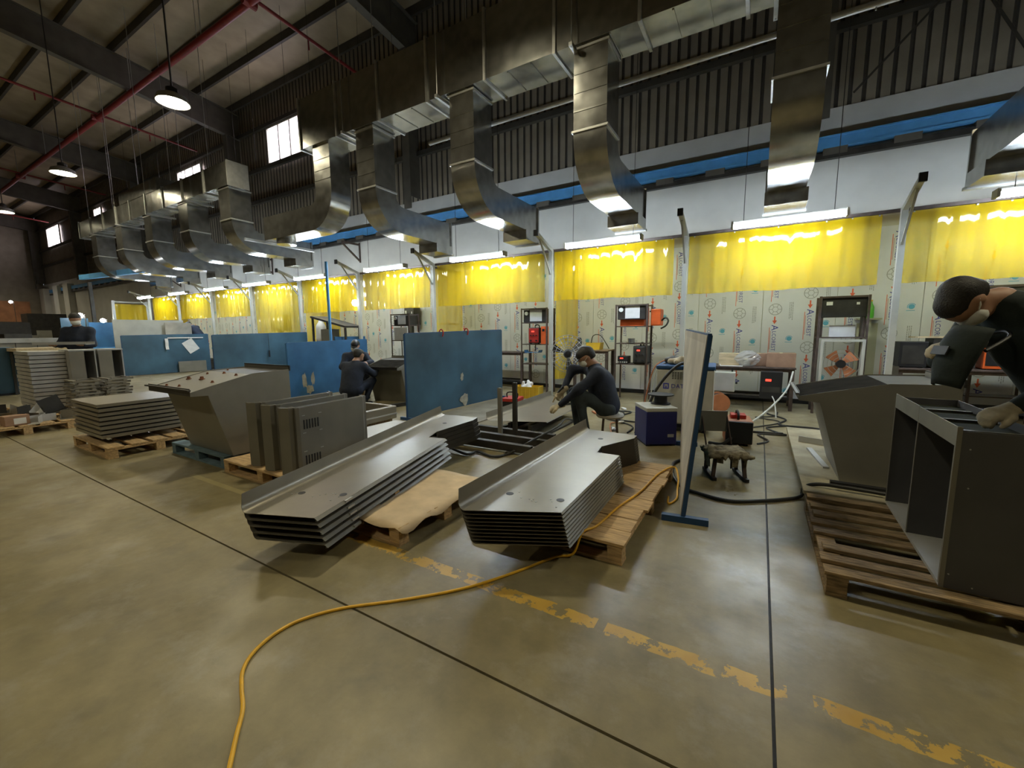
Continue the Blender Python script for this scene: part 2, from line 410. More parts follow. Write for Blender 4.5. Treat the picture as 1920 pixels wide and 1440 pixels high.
# crane runway beam on the wall with its busbar
rb = thing('runway_beam', 'blue steel beam running along the pale wall above the strip lights', 'beam', (0, YW-.10, 4.84))
part('upper_flange', MB().box(-48, 9.5, -.07, .09, .17, .20), M['beam_blue'], rb)
part('web', MB().box(-48, 9.5, -.05, .03, .02, .17), M['beam_blue'], rb)
part('lower_flange', MB().box(-48, 9.5, -.07, .09, -.02, .02), M['beam_blue'], rb)
part('busbar', MB().box(-48, 9.5, -.06, .05, -.20, -.10), M['steel_dark'], rb, 'dark power rail under the blue beam')
x = -46
while x < 9:
    part('rail_clip', MB().box(x-.18, x+.18, -.07, .06, -.14, -.02), M['roof_steel'], rb); x += 1.0
for i, x in enumerate((-26, -17.6, -12.2, -6.0)):
    t = thing('wall_bracket', ['dark triangular wall bracket under the blue beam, farthest left', 'dark triangular wall bracket under the blue beam, second from the left', 'dark triangular wall bracket under the blue beam, third from the left', 'dark triangular wall bracket under the blue beam, nearest the camera'][i], 'bracket', (x, YW, 4.0), 0, 'brackets below the runway beam')
    part('arm', MB().bar((0, -.02, .55), (0, -.75, .55), .06), M['brown_steel'], t)
    part('strut', MB().bar((0, -.02, 0), (0, -.72, .5), .05), M['brown_steel'], t)
    part('back_plate', MB().box(-.03, .03, -.03, 0, -.05, .62), M['brown_steel'], t)

# ------------------------------------------------------------------ composite wall panels with printed film
def text_mesh(txt, size):
    c = bpy.data.curves.new('t', 'FONT'); c.body = txt; c.size = size; c.resolution_u = 2
    o = bpy.data.objects.new('t', c); COL.objects.link(o)
    dg = bpy.context.evaluated_depsgraph_get()
    me = bpy.data.meshes.new_from_object(o.evaluated_get(dg))
    vs = [v.co.copy() for v in me.vertices]; fs = [tuple(p.vertices) for p in me.polygons]
    bpy.data.objects.remove(o); bpy.data.curves.remove(c); bpy.data.meshes.remove(me)
    return vs, fs
T_A = text_mesh('A', .17); T_REST = text_mesh('LCOREST', .098)
def add_text(g, T, x, z, k, y=-.0016):
    """vertical print: text runs down, letter tops point to +X"""
    g.cm = k; vs, fs = T
    g.add([(x+v.y, y, z-v.x) for v in vs], fs)
def ring(g, cx, cz, r0_, r1_, k, n=18, y=-.0016, a0=0, a1=2*PI):
    g.cm = k; vs = []
    for i in range(n+1):
        a = a0+(a1-a0)*i/n
        vs += [(cx+r0_*math.cos(a), y, cz+r0_*math.sin(a)), (cx+r1_*math.cos(a), y, cz+r1_*math.sin(a))]
    g.add(vs, [(2*i, 2*i+1, 2*i+3, 2*i+2) for i in range(n)])
def quad(g, x0, x1, z0, z1, k, y=-.0016):
    g.cm = k; g.add([(x0, y, z0), (x1, y, z0), (x1, y, z1), (x0, y, z1)], [(0, 1, 2, 3)])
PH = 3.25
def print_sheet(seed):
    rnd = random.Random(seed); g = MB()
    for c, x in enumerate((.22, .80)):
        off = rnd.uniform(0, 1.0)+c*.45
        z = PH-.05-off % 1.07+1.07
        while z > .15:
            def ok(a, b_): return a < PH-.04 and b_ > .04
            if ok(z, z-.15): add_text(g, T_A, x-.045, z, 0)
            if ok(z-.14, z-.60): add_text(g, T_REST, x-.03, z-.125, 0)
            if ok(z, z-.60): quad(g, x-.085, x-.075, z-.60, z-.05, 2); quad(g, x-.068, x-.055, z-.50, z-.12, 3)
            if ok(z-.62, z-.90):
                zc = z-.755
                ring(g, x, zc, .105, .118, 1); ring(g, x, zc, .045, .055, 1, 10)
                for k in range(6):
                    a = k*PI/3
                    g.cm = 1
                    p = [(x+q*math.cos(a+da), -.0016, zc+q*math.sin(a+da)) for q, da in ((.05, -.1), (.108, -.05), (.108, .05), (.05, .1))]
                    g.add(p, [(0, 1, 2, 3)])
            if ok(z-.9, z-1.06):
                quad(g, x-.012, x+.012, z-.98, z-.90, 2); g.cm = 2
                g.add([(x-.04, -.0016, z-.98), (x+.04, -.0016, z-.98), (x, -.0016, z-1.055)], [(0, 1, 2)])
            # globe mark and a block of fine print between the columns
            xg = x+.27; zg = z-.28
            if ok(zg+.08, zg-.08):
                ring(g, xg, zg, .0, .045, 4, 12); ring(g, xg, zg, .052, .062, 4, 12, a0=.4, a1=3.6); quad(g, xg-.07, xg+.05, zg-.075, zg-.065, 4)
            zf = z-.62
            for q in range(3):
                if ok(zf, zf-.3):
                    zz = zf
                    while zz > zf-.32: 
                        l_ = rnd.uniform(.02, .05); quad(g, xg-.03+q*.026, xg-.018+q*.026, zz-l_, zz, 1); zz -= l_+.008
            z -= 1.07
    return g.mesh('printed_film', [M['ink_blue'], M['ink_grey'], M['ink_red'], M['ink_pink'], M['ink_cyan']])
PRINTS = [print_sheet(s) for s in (1, 5, 9)]
pm = MB().box(0, 1.212, 0, .02, 0, PH).mesh('panel', M['panel_film'])
px_ = 4.9; k = 0
while px_ > -30.5:
    o = ob('panel', pm, wall_back); o.location = (px_, YW-.03, .085)
    q = ob('printed_film', PRINTS[k % 3], o)
    px_ -= 1.22; k += 1
part('skirting_angle', MB().box(-30.5, 6.1, YW-.09, YW-.0, 0, .09), M['black'], wall_back)

# ------------------------------------------------------------------ sprinkler pipes, high bay lamps
t = thing('sprinkler_main', 'thick red sprinkler main crossing the upper left under the roof', 'pipe', (0, 0, 0))
ym, zm = 6.6, 9.75
part('main_pipe', MB().cyl((-48, ym, zm), (9, ym, zm), .085, 12), M['pipe_red'], t, smooth=True)
for x in (-45, -33.6, -22.3, -11.5, -3.0):
    bp_ = part('branch_pipe', MB().cyl((x, -2, zm+.72), (x, 9.9, zm-.05), .045, 8), M['pipe_red'], t, smooth=True)
    part('coupling', MB().cyl((x, ym-.16, zm), (x, ym+.16, zm), .10, 10), M['pipe_red'], bp_)
    for yy in (2.4, 5.0, 8.2): part('sprinkler_head', MB().cyl((x, yy, zm+.1+(6.6-yy)*.06), (x, yy, zm-.15+(6.6-yy)*.06), .02, 6), M['pipe_red'], bp_)
x = -44
while x < 6:
    part('hanger_rod', MB().cyl((x, ym, zm+.05), (x, ym, roof_z(ym)-.02), .012, 6), M['zinc_rough'], t); x += 5

def high_bay(x, y, z, label):
    t = thing('high_bay_lamp', label, 'lamp', (x, y, z), 0, 'round high bay lamps under the roof')
    part('shade', MB().lathe([(.30, -.03), (.31, -.02), (.27, .09), (.12, .17), (.11, .16), (.255, .085), (.29, -.02), (.30, -.03)], n=24, cap=False), M['zinc_rough'], t, smooth=True)
    part('driver_housing', MB().lathe([(.001, .15), (.11, .15), (.11, .26), (.05, .30), (.001, .30)], n=16), M['steel_dark'], t, smooth=True)
    part('light_disc', MB().lathe([(.001, .075), (.25, .075), (.25, .085), (.001, .085)], n=24), M['bay'], t)
    part('suspension_rod', MB().cyl((0, 0, .28), (0, 0, roof_z(y)-z-.01), .014, 6), M['steel_dark'], t)
for x, lab in ((-11.2, 'round white high bay lamp, nearest in the upper left'), (-18.8, 'round white high bay lamp, second along the row'),
               (-26.5, 'round white high bay lamp, third, at the left picture edge'), (-36.0, 'small round high bay lamp far down the hall, hanging low at the left edge'),
               (-4.2, 'high bay lamp above the centre stacks, higher than the picture'), (3.9, 'high bay lamp above the right pallet, higher than the picture')):
    high_bay(x, 4.6 if x < -5 else 3.4, 6.5, lab)
for x, l_ in ((-20, 'farthest down the hall'), (-11.5, 'in the middle of the row'), (-3, 'nearest the camera')): high_bay(x, -3.8, 6.9, 'added fill lamp over the aisle outside the picture, '+l_)  # unseen row behind the camera, added for the light it gives
high_bay(-44, 5.5, 6.6, 'added fill lamp brightening the far end of the hall')  # extra lamp, added to lift the dark far end

# ------------------------------------------------------------------ extraction ducts
def arc(cx, cz, r, a0, a1, n=8): return [(cx+r*math.cos(math.radians(a0+(a1-a0)*i/n)), cz+r*math.sin(math.radians(a0+(a1-a0)*i/n))) for i in range(n+1)]
def drop_duct(root, x0, wd, y0, ztop, zb, yend, rich=True):
    """vertical leg, quarter bend, level leg towards the wall, hood mouth at its end"""
    dp = .54
    poly = [(y0, ztop)]+arc(y0+.75, zb+.75, .75, 180, 270)+[(yend, zb), (yend, zb+dp)]+arc(y0+.75, zb+.75, .75-dp, 270, 180, 5)+[(y0+dp, ztop)]
    d = part('drop_duct', MB().prism(poly, x0, x0+wd, lambda u, w_, t: (t, u, w_)), M['zinc'], root, smooth=True)
    def frame(z, e=.022, h=.03):
        g = MB(); a, b_, c, e2 = x0-e, x0+wd+e, y0-e, y0+dp+e
        g.box(a, b_, c, y0-.001, z, z+h); g.box(a, b_, y0+dp+.001, e2, z, z+h); g.box(a, x0-.001, y0-.001, y0+dp+.001, z, z+h); g.box(x0+wd+.001, b_, y0-.001, y0+dp+.001, z, z+h)
        return g
    part('joint_flange', frame(zb+.77), M['zinc_rough'], d)
    part('joint_flange', frame(ztop-.05), M['zinc_rough'], d)
    if rich:
        for z in (zb+1.05, zb+1.3, zb+1.55):
            if z < ztop-.1: part('stiffening_bead', MB().box(x0+.01, x0+wd-.01, y0-.008, y0-.0005, z, z+.018), M['zinc'], d)
    g = MB(); g.prism([(yend-.55, zb-.001), (yend-.55, zb-.2), (yend+.04, zb-.2), (yend+.04, zb+dp+.02), (yend+.001, zb+dp+.02), (yend+.001, zb-.001)], x0-.03, x0+wd+.03, lambda u, w_, t: (t, u, w_))
    part('hood', g, M['zinc'], d)
    g = MB(); g.box(x0-.05, x0+wd+.05, yend-.02, yend+.06, zb-.22, zb-.18); part('hood_rim', g, M['zinc_rough'], d)
def main_duct(root, x0, x1, y0, y1, z0, z1, step=1.22, hang=True, bars=True):
    n = max(1, round((x1-x0)/step)); w_ = (x1-x0)/n
    for i in range(n):
        a = x0+i*w_
        s_ = part('duct_section', MB().box(a, a+w_, y0, y1, z0, z1), M['zinc'], root)
        for q in (1, 2):
            xx = a+w_*q/3
            part('stiffening_bead', MB().box(xx-.012, xx+.012, y0+.03, y1-.03, z0-.012, z0-.0005), M['zinc'], s_)
        e = .03
        g = MB()
        for (p, q, r, s2) in ((y0-e, y0, z0-e, z1+e), (y1, y1+e, z0-e, z1+e)): g.box(a-.022, a+.022, p, q, r, s2)
        g.box(a-.022, a+.022, y0, y1, z0-e, z0); g.box(a-.022, a+.022, y0, y1, z1, z1+e)
        part('joint_flange', g, M['zinc_rough'], s_)
        if bars and i % 2 == 1:
            part('support_bar', MB().box(a+.28, a+.33, y0-.14, y1+.16, z0-.08, z0-.03), M['zinc_rough'], root)
            for yy in (y0-.10, y1+.12):
                part('hanger_rod', MB().cyl((a+.305, yy, z0-.09), (a+.305, yy, roof_z(yy)-.02), .008, 6), M['zinc_rough'], root)
ax = thing('extraction_duct', 'large square galvanised duct with bent drops over the nearer welding bays', 'duct', (0, 0, 0))
main_duct(ax, -8.9, 5.74, 6.0, 6.65, 5.52, 6.52)
for x0 in (-7.2, -4.8, -2.52, -.03, 2.35): drop_duct(ax, x0, .5, 6.06, 5.52, 3.6, 8.36)
# last drop bends back along the wall
poly = [(-8.05, 5.52)]+[(-8.8+.75*math.cos(a), 4.55+.75*math.sin(a)) for a in [-i*PI/16 for i in range(9)]]+[(-10.7, 3.8), (-10.7, 4.34)]+[(-8.8+.21*math.cos(a), 4.55+.21*math.sin(a)) for a in [-(5-i)*PI/10 for i in range(6)]]+[(-8.59, 5.52)]
d_ = part('drop_duct', MB().prism(poly, 6.06, 6.56, lambda u, w_, t: (u, t, w_)), M['zinc'], ax, smooth=True)
part('collar', MB().cyl((-10.2, 6.31, 3.68), (-10.2, 6.31, 3.80), .22, 20), M['zinc'], d_, smooth=True)
part('support_bar', MB().box(-10.76, -10.70, 5.6, 7.4, 3.73, 3.79), M['zinc_rough'], ax)
for z in (4.8, 5.0, 5.22): part('stiffening_bead', MB().box(-8.58, -8.06, 6.05, 6.059, z, z+.018), M['zinc'], d_)
bx = thing('extraction_duct', 'far square galvanised duct with a capped end and five bent drops, upper left', 'duct', (0, 0, 0))
main_duct(bx, -23.5, -12.07, 6.0, 6.5, 5.36, 5.94, bars=True)
part('end_cap', MB().box(-12.07, -12.04, 5.98, 6.52, 5.34, 5.96), M['zinc_rough'], bx)
part('duct_section', MB().box(-19.2, -16.2, 5.98, 6.52, 5.94, 6.3), M['zinc'], bx, 'raised box on the top of the duct')
for x0 in (-12.72, -15.1, -17.6, -20.1, -22.6): drop_duct(bx, x0, .55, 6.06, 5.36, 3.75, 8.3, False)
solo('level_pipe', MB().cyl((-5.9, 6.78, 5.25), (9, 6.78, 5.25), .04, 10), M['zinc_rough'], 'bright galvanised pipe running level just behind and below the square duct', 'pipe', smooth=True)
g = thing('pipe_hanger', 'thin hanger rods holding the bright pipe behind the square duct', 'hanger', (0, 6.78, 5.2))
for x in (-5, -2.1, .95, 4): part('hanger_rod', MB().cyl((x, 0, -.02), (x, 0, roof_z(6.78)-5.22), .008, 6), M['zinc_rough'], g)
# ------------------------------------------------------------------ bay posts, light rail, strip lights, curtains
POSTS = [4.85, 1.77, -1.30, -4.10, -7.55, -10.5, -13.46, -16.5, -19.5, -22.5, -25.6]
NTH = ['nearest the right edge of the picture', 'behind the bent-over worker on the right', 'behind the leaning white partition', 'beside the caged fan', 'fifth along the row', 'sixth along the row', 'seventh along the row', 'eighth along the row', 'ninth along the row', 'tenth along the row', 'at the far end of the row']
YC, YL, ZL = 8.7, 8.1, 3.2
def post(x, lab):
    t = thing('bay_post', 'pale square steel post with a bent top arm, '+lab, 'post', (x, YC-.05, 0), 0, 'posts between the welding bays')
    part('upright', MB().box(-.04, .04, -.04, .04, .01, 3.30), M['off_white'], t)
    part('arm', MB().bar((0, 0, 3.28), (0, -.72, 3.52), .07, .07), M['off_white'], t)
    part('arm_end', MB().box(-.045, .045, -.76, -.72, 3.46, 3.58), M['black'], t)
    part('brace', MB().bar((0, -.02, 2.75), (0, -.55, 3.42), .03, .03), M['off_white'], t)
    part('base_plate', MB().box(-.1, .1, -.1, .1, 0, .012), M['brown_steel'], t)
for x, l_ in zip(POSTS, NTH): post(x, l_)
t = thing('curtain_rail', 'long dark steel rail carrying the yellow curtains along the bays', 'rail', (0, 0, 0))
part('curtain_track', MB().box(-26, 4.9, YC+.0, YC+.05, 3.26, 3.31), M['brown_steel'], t)
LX = [(3.30, 'at the right edge'), (.26, 'above the bench with cartons'), (-2.75, 'above the welder in the cap'), (-5.73, 'third from the right side of the leaning partition'), (-8.76, 'above the back-turned worker'), (-12.0, 'sixth along the row'), (-15.05, 'seventh along the row'), (-17.85, 'eighth along the row'), (-20.97, 'ninth along the row'), (-24.25, 'last and smallest in the row')]
for i, (x, l_) in enumerate(LX):
    t = thing('strip_light', 'glowing white twin-tube strip light, '+l_, 'lamp', (x, YL, ZL), 0, 'strip lights over the bays')
    part('housing', MB().box(-.76, .76, -.05, .05, .035, .075), M['off_white'], t)
    for yy in (-.045, .045): part('tube', MB().cyl((-.74, yy, 0), (.74, yy, 0), .026, 10), M['tube'], t, smooth=True)
    part('end_cap', MB().box(-.775, -.742, -.08, .08, -.03, .075), M['off_white'], t)
    part('end_cap', MB().box(.742, .775, -.08, .08, -.03, .075), M['off_white'], t)
    for xx in (-.6, .6): part('suspension_wire', MB().cyl((xx, 0, .075), (xx, 0, roof_z(YL)-ZL-.01), .005, 5), M['steel_dark'], t)

def curtain_mesh(L_, H_, seed, nx=70, nz=14):
    rnd = random.Random(seed); ph = [rnd.uniform(0, 6.3) for _ in range(6)]
    g = MB(); vs = []
    for j in range(nz+1):
        v = j/nz
        for i in range(nx+1):
            u = i/nx*L_
            y = .018*math.sin(u*9+ph[0])*(1-.3*v)+.012*math.sin(u*21+ph[1]+v*1.2)+.006*math.sin(u*47+ph[2])+.012*v*math.sin(u*5+ph[3]+v*4)
            y += .02*(v > .86)*math.sin(u*33+ph[4])*(v-.86)/.14
            vs.append((u, y, H_*(1-v)+.008*v*math.sin(u*6+ph[5])))
    g.add(vs, [(j*(nx+1)+i, j*(nx+1)+i+1, (j+1)*(nx+1)+i+1, (j+1)*(nx+1)+i) for j in range(nz) for i in range(nx)])
    return g.mesh('curtain_film', M['pvc'], True, False)
CM = [curtain_mesh(2.80, 1.08, s) for s in (3, 4, 5)]
for i in range(len(POSTS)-1):
    a, b_ = POSTS[i+1], POSTS[i]
    t = thing('welding_curtain', 'short yellow transparent curtain hung above the bay, '+['right of the second bent post', 'over the bench with cartons', 'over the welder in the cap', 'between the caged fan and the blue partition', 'above the two workers in navy', 'sixth along the row', 'seventh along the row', 'eighth along the row', 'ninth along the row', 'tenth, at the far end'][i], 'curtain', (a+.045, YC+.06, 2.19), 0, 'yellow curtains along the bays')
    o = ob('curtain_film', CM[i % 3], t); o.scale = ((b_-a-.27)/2.80, 1, 1)
    if a == -16.5: o.scale.z = 1.9; o.location.z = -.97
    r = MB(); 
    for k in range(9): r.box(.08+k*(b_-a-.4)/8, .10+k*(b_-a-.4)/8, -.012, .012, 1.05, 1.12)
    part('clip', r, M['zinc_rough'], t, kind='stuff')
SM = curtain_mesh(1.34, 2.85, 8, 30, 20)
for i, (x, l_) in enumerate(((-4.02, 'behind the caged fan'), (-7.72, 'behind the large blue partition'), (-13.4, 'behind the far green-blue screens'), (-25.5, 'at the far end of the bays'))):
    t = thing('side_curtain', 'long yellow transparent curtain running back to the wall '+l_, 'curtain', (x, YC+.1, .38), 0, 'long yellow side curtains')
    o = ob('curtain_film', SM, t); o.rotation_euler = (0, 0, PI/2)
    part('curtain_bar', MB().box(-.02, .02, 0, 1.36, 2.85, 2.89), M['brown_steel'], t)
    part('mid_bar', MB().box(-.05, -.03, 0, 1.36, 1.35, 1.37), M['off_white'], t)

# ------------------------------------------------------------------ pallets
def pallet(name_label, loc, L_, W_, wood, n_top=5, rz=0, gaps=None, thick=.022, along='x', bw=None, seed=1, ragged=0.0, cross=False):
    """deck boards run along x; three bottom boards and nine blocks"""
    rnd = random.Random(seed)
    t = thing('pallet', name_label, 'pallet', loc, rz)
    H_ = .144
    bw = bw or (W_/(n_top)*.78)
    ys = gaps or [W_*(i+.5)/n_top for i in range(n_top)]
    ys = [bw/2 if i == 0 else (W_-bw/2 if i == len(ys)-1 else y) for i, y in enumerate(ys)]
    for y in ys:
        dx = rnd.uniform(-ragged, ragged); dz = rnd.uniform(-.003, 0)
        part('deck_board', MB().box(0+dx, L_+dx+rnd.uniform(-ragged, ragged), y-bw/2, y+bw/2, H_-thick+dz, H_+dz), wood, t, bevel=.003)
    for x in (0.0, L_/2-.05, L_-.10):
        part('stringer_board', MB().box(x, x+.10, .002, W_-.002, H_-2*thick, H_-thick-.004), wood, t)
        for y in (0, W_/2-.05, W_-.10):
            part('block', MB().box(x+.002, x+.098, y+.002, y+.098, .022, H_-2*thick-.001), wood, t, bevel=.003)
    for y in ((0, W_/2-.05, W_-.10) if not cross else ()):
        part('bottom_board', MB().box(0, L_, y, y+.10, 0, .0215), wood, t, bevel=.002)
    for x in ((0, L_/2-.05, L_-.10) if cross else ()):
        part('bottom_board', MB().box(x, x+.10, 0, W_, 0, .0215), wood, t, bevel=.002)
    return t
pallet('large dark worn slatted pallet under the open grey cabinet frame at the right', (.40, 2.79, 0), 1.75, 1.33, M['wood_old'], 8,
       gaps=[.06, .20, .36, .60, .76, .92, 1.08, 1.27], bw=.095, seed=4, ragged=.02, cross=True)
pallet('boarded pallet under the right-hand stack of pressed trays, yellow cord across it', (-1.88, 2.5, 0), 1.2, 1.82, M['wood'], 9, bw=.195, seed=6, ragged=.02)
pallet('pallet covered with brown paper under the left-hand stack of pressed trays', (-3.15, 1.96, 0), 1.05, 1.08, M['wood'], 6, seed=7)
pallet('pale new pallet under the three bundles of louvred covers', (-4.97, 2.17, 0), 1.42, .95, M['wood'], 6, bw=.155, seed=8)
M['blue_wood'] = mat('faded_blue_pallet_wood', (.13, .20, .24), .75, 0, .25, 6, .2, 30)
pallet('faded blue pallet under the large sloping grey bin', (-6.38, 2.22, 0), 1.32, 1.1, M['blue_wood'], 6, seed=9)
pallet('pale pallet under the stack of flat grey panels on the left', (-8.0, 1.70, 0), 1.28, 1.05, M['wood'], 5, seed=10)
pallet('pale pallet piled with loose brackets at the left edge of the picture', (-10.9, 1.05, 0), 1.3, 1.05, M['wood'], 5, seed=11)
pallet('pale pallet under the stack of bent bracket frames at the left', (-11.0, 2.18, 0), 1.1, .9, M['wood'], 5, seed=12)
pallet('pale pallet under the tall stack of light grey channel panels, far left', (-12.35, 1.35, 0), 1.15, 1.05, M['wood'], 5, seed=13)
# brown paper over the pallet
g = MB(); nx, ny = 18, 18; vs = []
rnd = random.Random(3)
for j in range(ny+1):
    for i in range(nx+1):
        u, v = i/nx, j/ny; x = -3.12+1.06*u; y = 1.93+1.12*v
        z = .1475+.006*abs(math.sin(u*9+v*3))+.004*math.sin(v*14+u*5)**2
        if u > .97: x += .01; z -= .03+.02*math.sin(v*20)
        if v < .04: y -= .015*math.sin(u*11); z -= .012+.012*math.sin(u*17)
        vs.append((x, y, z))
g.add(vs, [(j*(nx+1)+i, j*(nx+1)+i+1, (j+1)*(nx+1)+i+1, (j+1)*(nx+1)+i) for j in range(ny) for i in range(nx)])
o = solo('paper_sheet', g, M['kraft'], 'creased sheet of brown paper laid over the pallet between the two tray stacks', 'paper', smooth=True)
md = o.modifiers.new('solid', 'SOLIDIFY'); md.thickness = .0015

# ------------------------------------------------------------------ pressed steel trays (the two stacks in the middle)
def tray(kind_lip=True, L_=2.35, W_=.50, skew=.25, lip=.115, fl=.013):
    """flat bed (x across 0..W_, y along); rolled lip along x=0; down-turned flange along x=W_; notch and tail at the far right"""
    T = .0025
    bed = MB(); yn = L_*.66
    def near(x): return skew*(x/W_)
    out = [(0, near(0)), (W_, near(W_)), (W_, yn), (W_*.62, yn+.0), (W_*.58, yn+.20), (W_*.95, L_*.93), (W_*.95, L_*.985), (W_*.35, L_), (0, L_)]
    n = len(out)
    bed.prism(out, -T, 0, lambda u, w_, t: (u, w_, t))
    lipm = MB(); r = .05
    prof = [(0, 0)]+[(-r*math.sin(a), r-r*math.cos(a)) for a in [i*PI/2/6 for i in range(1, 7)]]+[(-r-.012, lip)]
    a0, b0 = near(0), L_
    lipm.strip(prof, T, 0, 1, lambda u, w_, t: (u, a0+.0+(b0-a0)*t-(.10*(w_/lip) if t == 0 else 0)*-.35, w_-T/2))
    fm = MB()
    fm.strip([(W_-T, -T*.5), (W_+.002, -fl*.20), (W_+(.020 if fl > .015 else .009), -fl*.85), (W_+.004, -fl)], T, near(W_), yn, lambda u, w_, t: (u, t, w_))
    tail = MB()
    tail.add([(W_*.58, yn+.20, 0), (W_*.95, L_*.93, 0), (W_*.95, L_*.93, -.05), (W_*.58, yn+.20, -.05), (W_*.58-.004, yn+.204, 0), (W_*.95-.004, L_*.93+.004, 0), (W_*.95-.004, L_*.93+.004, -.05), (W_*.58-.004, yn+.204, -.05)],
             [(0, 1, 2, 3), (7, 6, 5, 4), (0, 4, 5, 1), (3, 2, 6, 7), (1, 5, 6, 2), (0, 3, 7, 4)])
    tail.box(W_*.95-T, W_*.95, L_*.93, L_*.985, -.05, -T)
    return bed, lipm, fm, tail, yn
def tray_meshes(**k):
    bed, lipm, fm, tail, yn = tray(**k)
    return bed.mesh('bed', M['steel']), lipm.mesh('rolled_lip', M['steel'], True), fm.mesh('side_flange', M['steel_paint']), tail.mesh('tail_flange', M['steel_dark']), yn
ORD = ['topmost', 'second from the top', 'third from the top', 'fourth from the top', 'fifth from the top', 'sixth from the top', 'seventh from the top', 'eighth from the top', 'ninth from the top', 'tenth from the top', 'eleventh from the top', 'twelfth from the top', 'thirteenth from the top', 'fourteenth from the top', 'lowest']
def tray_stack(n, loc, rz, pitch, meshes, W_, L_, lab, grp, top_z, dz, shift, holes=True):
    bed, lp, fm, tl, yn = meshes
    for i in range(n):
        t = thing('pressed_tray', 'pressed steel tray, %s of %s' % (ORD[i], lab), 'tray', (loc[0]+shift[0]*i, loc[1]+shift[1]*i, top_z-dz*i), 0, grp)
        t.rotation_euler = (pitch, 0, rz)
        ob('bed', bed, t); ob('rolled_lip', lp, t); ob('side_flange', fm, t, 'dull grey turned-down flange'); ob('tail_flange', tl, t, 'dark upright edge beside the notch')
        if W_ == .50:
            part('tab', MB().box(W_+.002, W_+.020, .34, .41, -.018, -.001), M['steel_light'], t, 'pale tab on the flange')
        if i == 0:
            for (x, y) in ((W_*.22, .36), (W_*.86, .42), (W_*.4, L_*.86)):
                part('hole', MB().cyl((x, y, -.001), (x, y, .0012), .026, 16), M['black'], t, 'round black hole')
            rn = random.Random(n)
            for q in range(9):
                x, y = rn.uniform(.1, .9)*W_, rn.uniform(.30, .42)
                part('rivet', MB().cyl((x, y, 0), (x, y, .003), .005, 6), M['steel_light'], t)
tm2 = tray_meshes(L_=2.36, W_=.53, skew=.25)
tray_stack(10, (-1.49, 1.92), math.radians(1.2), 0, tm2, .53, 2.36, 'the right-hand stack by the yellow cord', 'pressed trays in the right-hand stack', .425, .028, (.0015, .010))
tm1 = tray_meshes(L_=2.85, W_=.50, skew=.07, fl=.020)
tray_stack(5, (-2.86, 1.35), math.radians(12.5), math.radians(2.2), tm1, .50, 2.85, 'the left-hand stack above the brown paper', 'pressed trays in the left-hand stack', .325, .050, (.004, .012))
# packing blocks between the trays and the paper
for i, (x, y) in enumerate(((-2.75, 2.35), (-2.9, 2.85))):
    solo('packing_block', MB().box(-.2, .2, -.03, .03, 0, .030+.02*i), M['wood'], ['wooden packing strip under the near part of the left-hand tray stack', 'wooden packing strip under the far part of the left-hand tray stack'][i], 'block', loc=(x, y, .1545), rz=.2)
for i, (x, y) in enumerate(((-1.2, 2.62), (-1.3, 3.6))):
    solo('packing_block', MB().box(-.22, .22, -.03, .03, 0, .012), M['wood'], ['thin wooden packer under the near part of the right-hand tray stack', 'thin wooden packer under the far part of the right-hand tray stack'][i], 'block', loc=(x, y, .1445))

# ------------------------------------------------------------------ louvred covers standing on the pale pallet
def cover_mesh(L_=.92, H_=.66, d=.13):
    g = MB(); T = .003
    # section in (x: thickness towards +X, y: length): return, bent flank, main face, bent flank, return
    prof = [(-d, .035), (-d, .0), (-.055, .03), (-.045, .085), (-.012, .07), (0, .10), (0, L_-.06), (-.02, L_-.03), (-.02, L_), (-.07, L_)]
    g.strip(prof, T, 0, H_, lambda u, w_, t: (u, w_, t)); return g.mesh('body', M['steel_paint'], False)
CMESH = cover_mesh()
louv = MB()
for zc in (.14, .49):
    for k in range(6): louv.box(.0015, .004, .135+k*.030, .149+k*.030, zc-.045, zc+.045)
LOUV = louv.mesh('louvre_slots', M['black'])
rimm = MB()
for zc in (.14, .49):
    for (a, b_) in ((.12, zc-.085), (.30, zc-.085), (.12, zc+.085), (.30, zc+.085)): rimm.box(.0015, .006, a, a+.035, b_, b_+.006)
RIVET = rimm.mesh('tabs', M['steel_light'])
BN = ['right-hand bundle', 'middle bundle', 'left-hand bundle']
for bi, (xf, yf, n) in enumerate(((-3.70, 2.19, 5), (-4.02, 2.20, 4), (-4.30, 2.21, 5))):
    for i in range(n):
        t = thing('louvred_cover', 'folded grey cover on edge, %s in the %s on the pale pallet' % (['outermost', 'second', 'third', 'fourth', 'fifth'][i], BN[bi]), 'cover', (xf-.017*i, yf+.004*i, .146), math.radians(2.5), 'folded covers on the pale pallet')
        ob('body', CMESH, t)
        if i == 0:
            q = ob('louvre_slots', LOUV, t, kind='stuff'); ob('tabs', RIVET, t, kind='stuff')

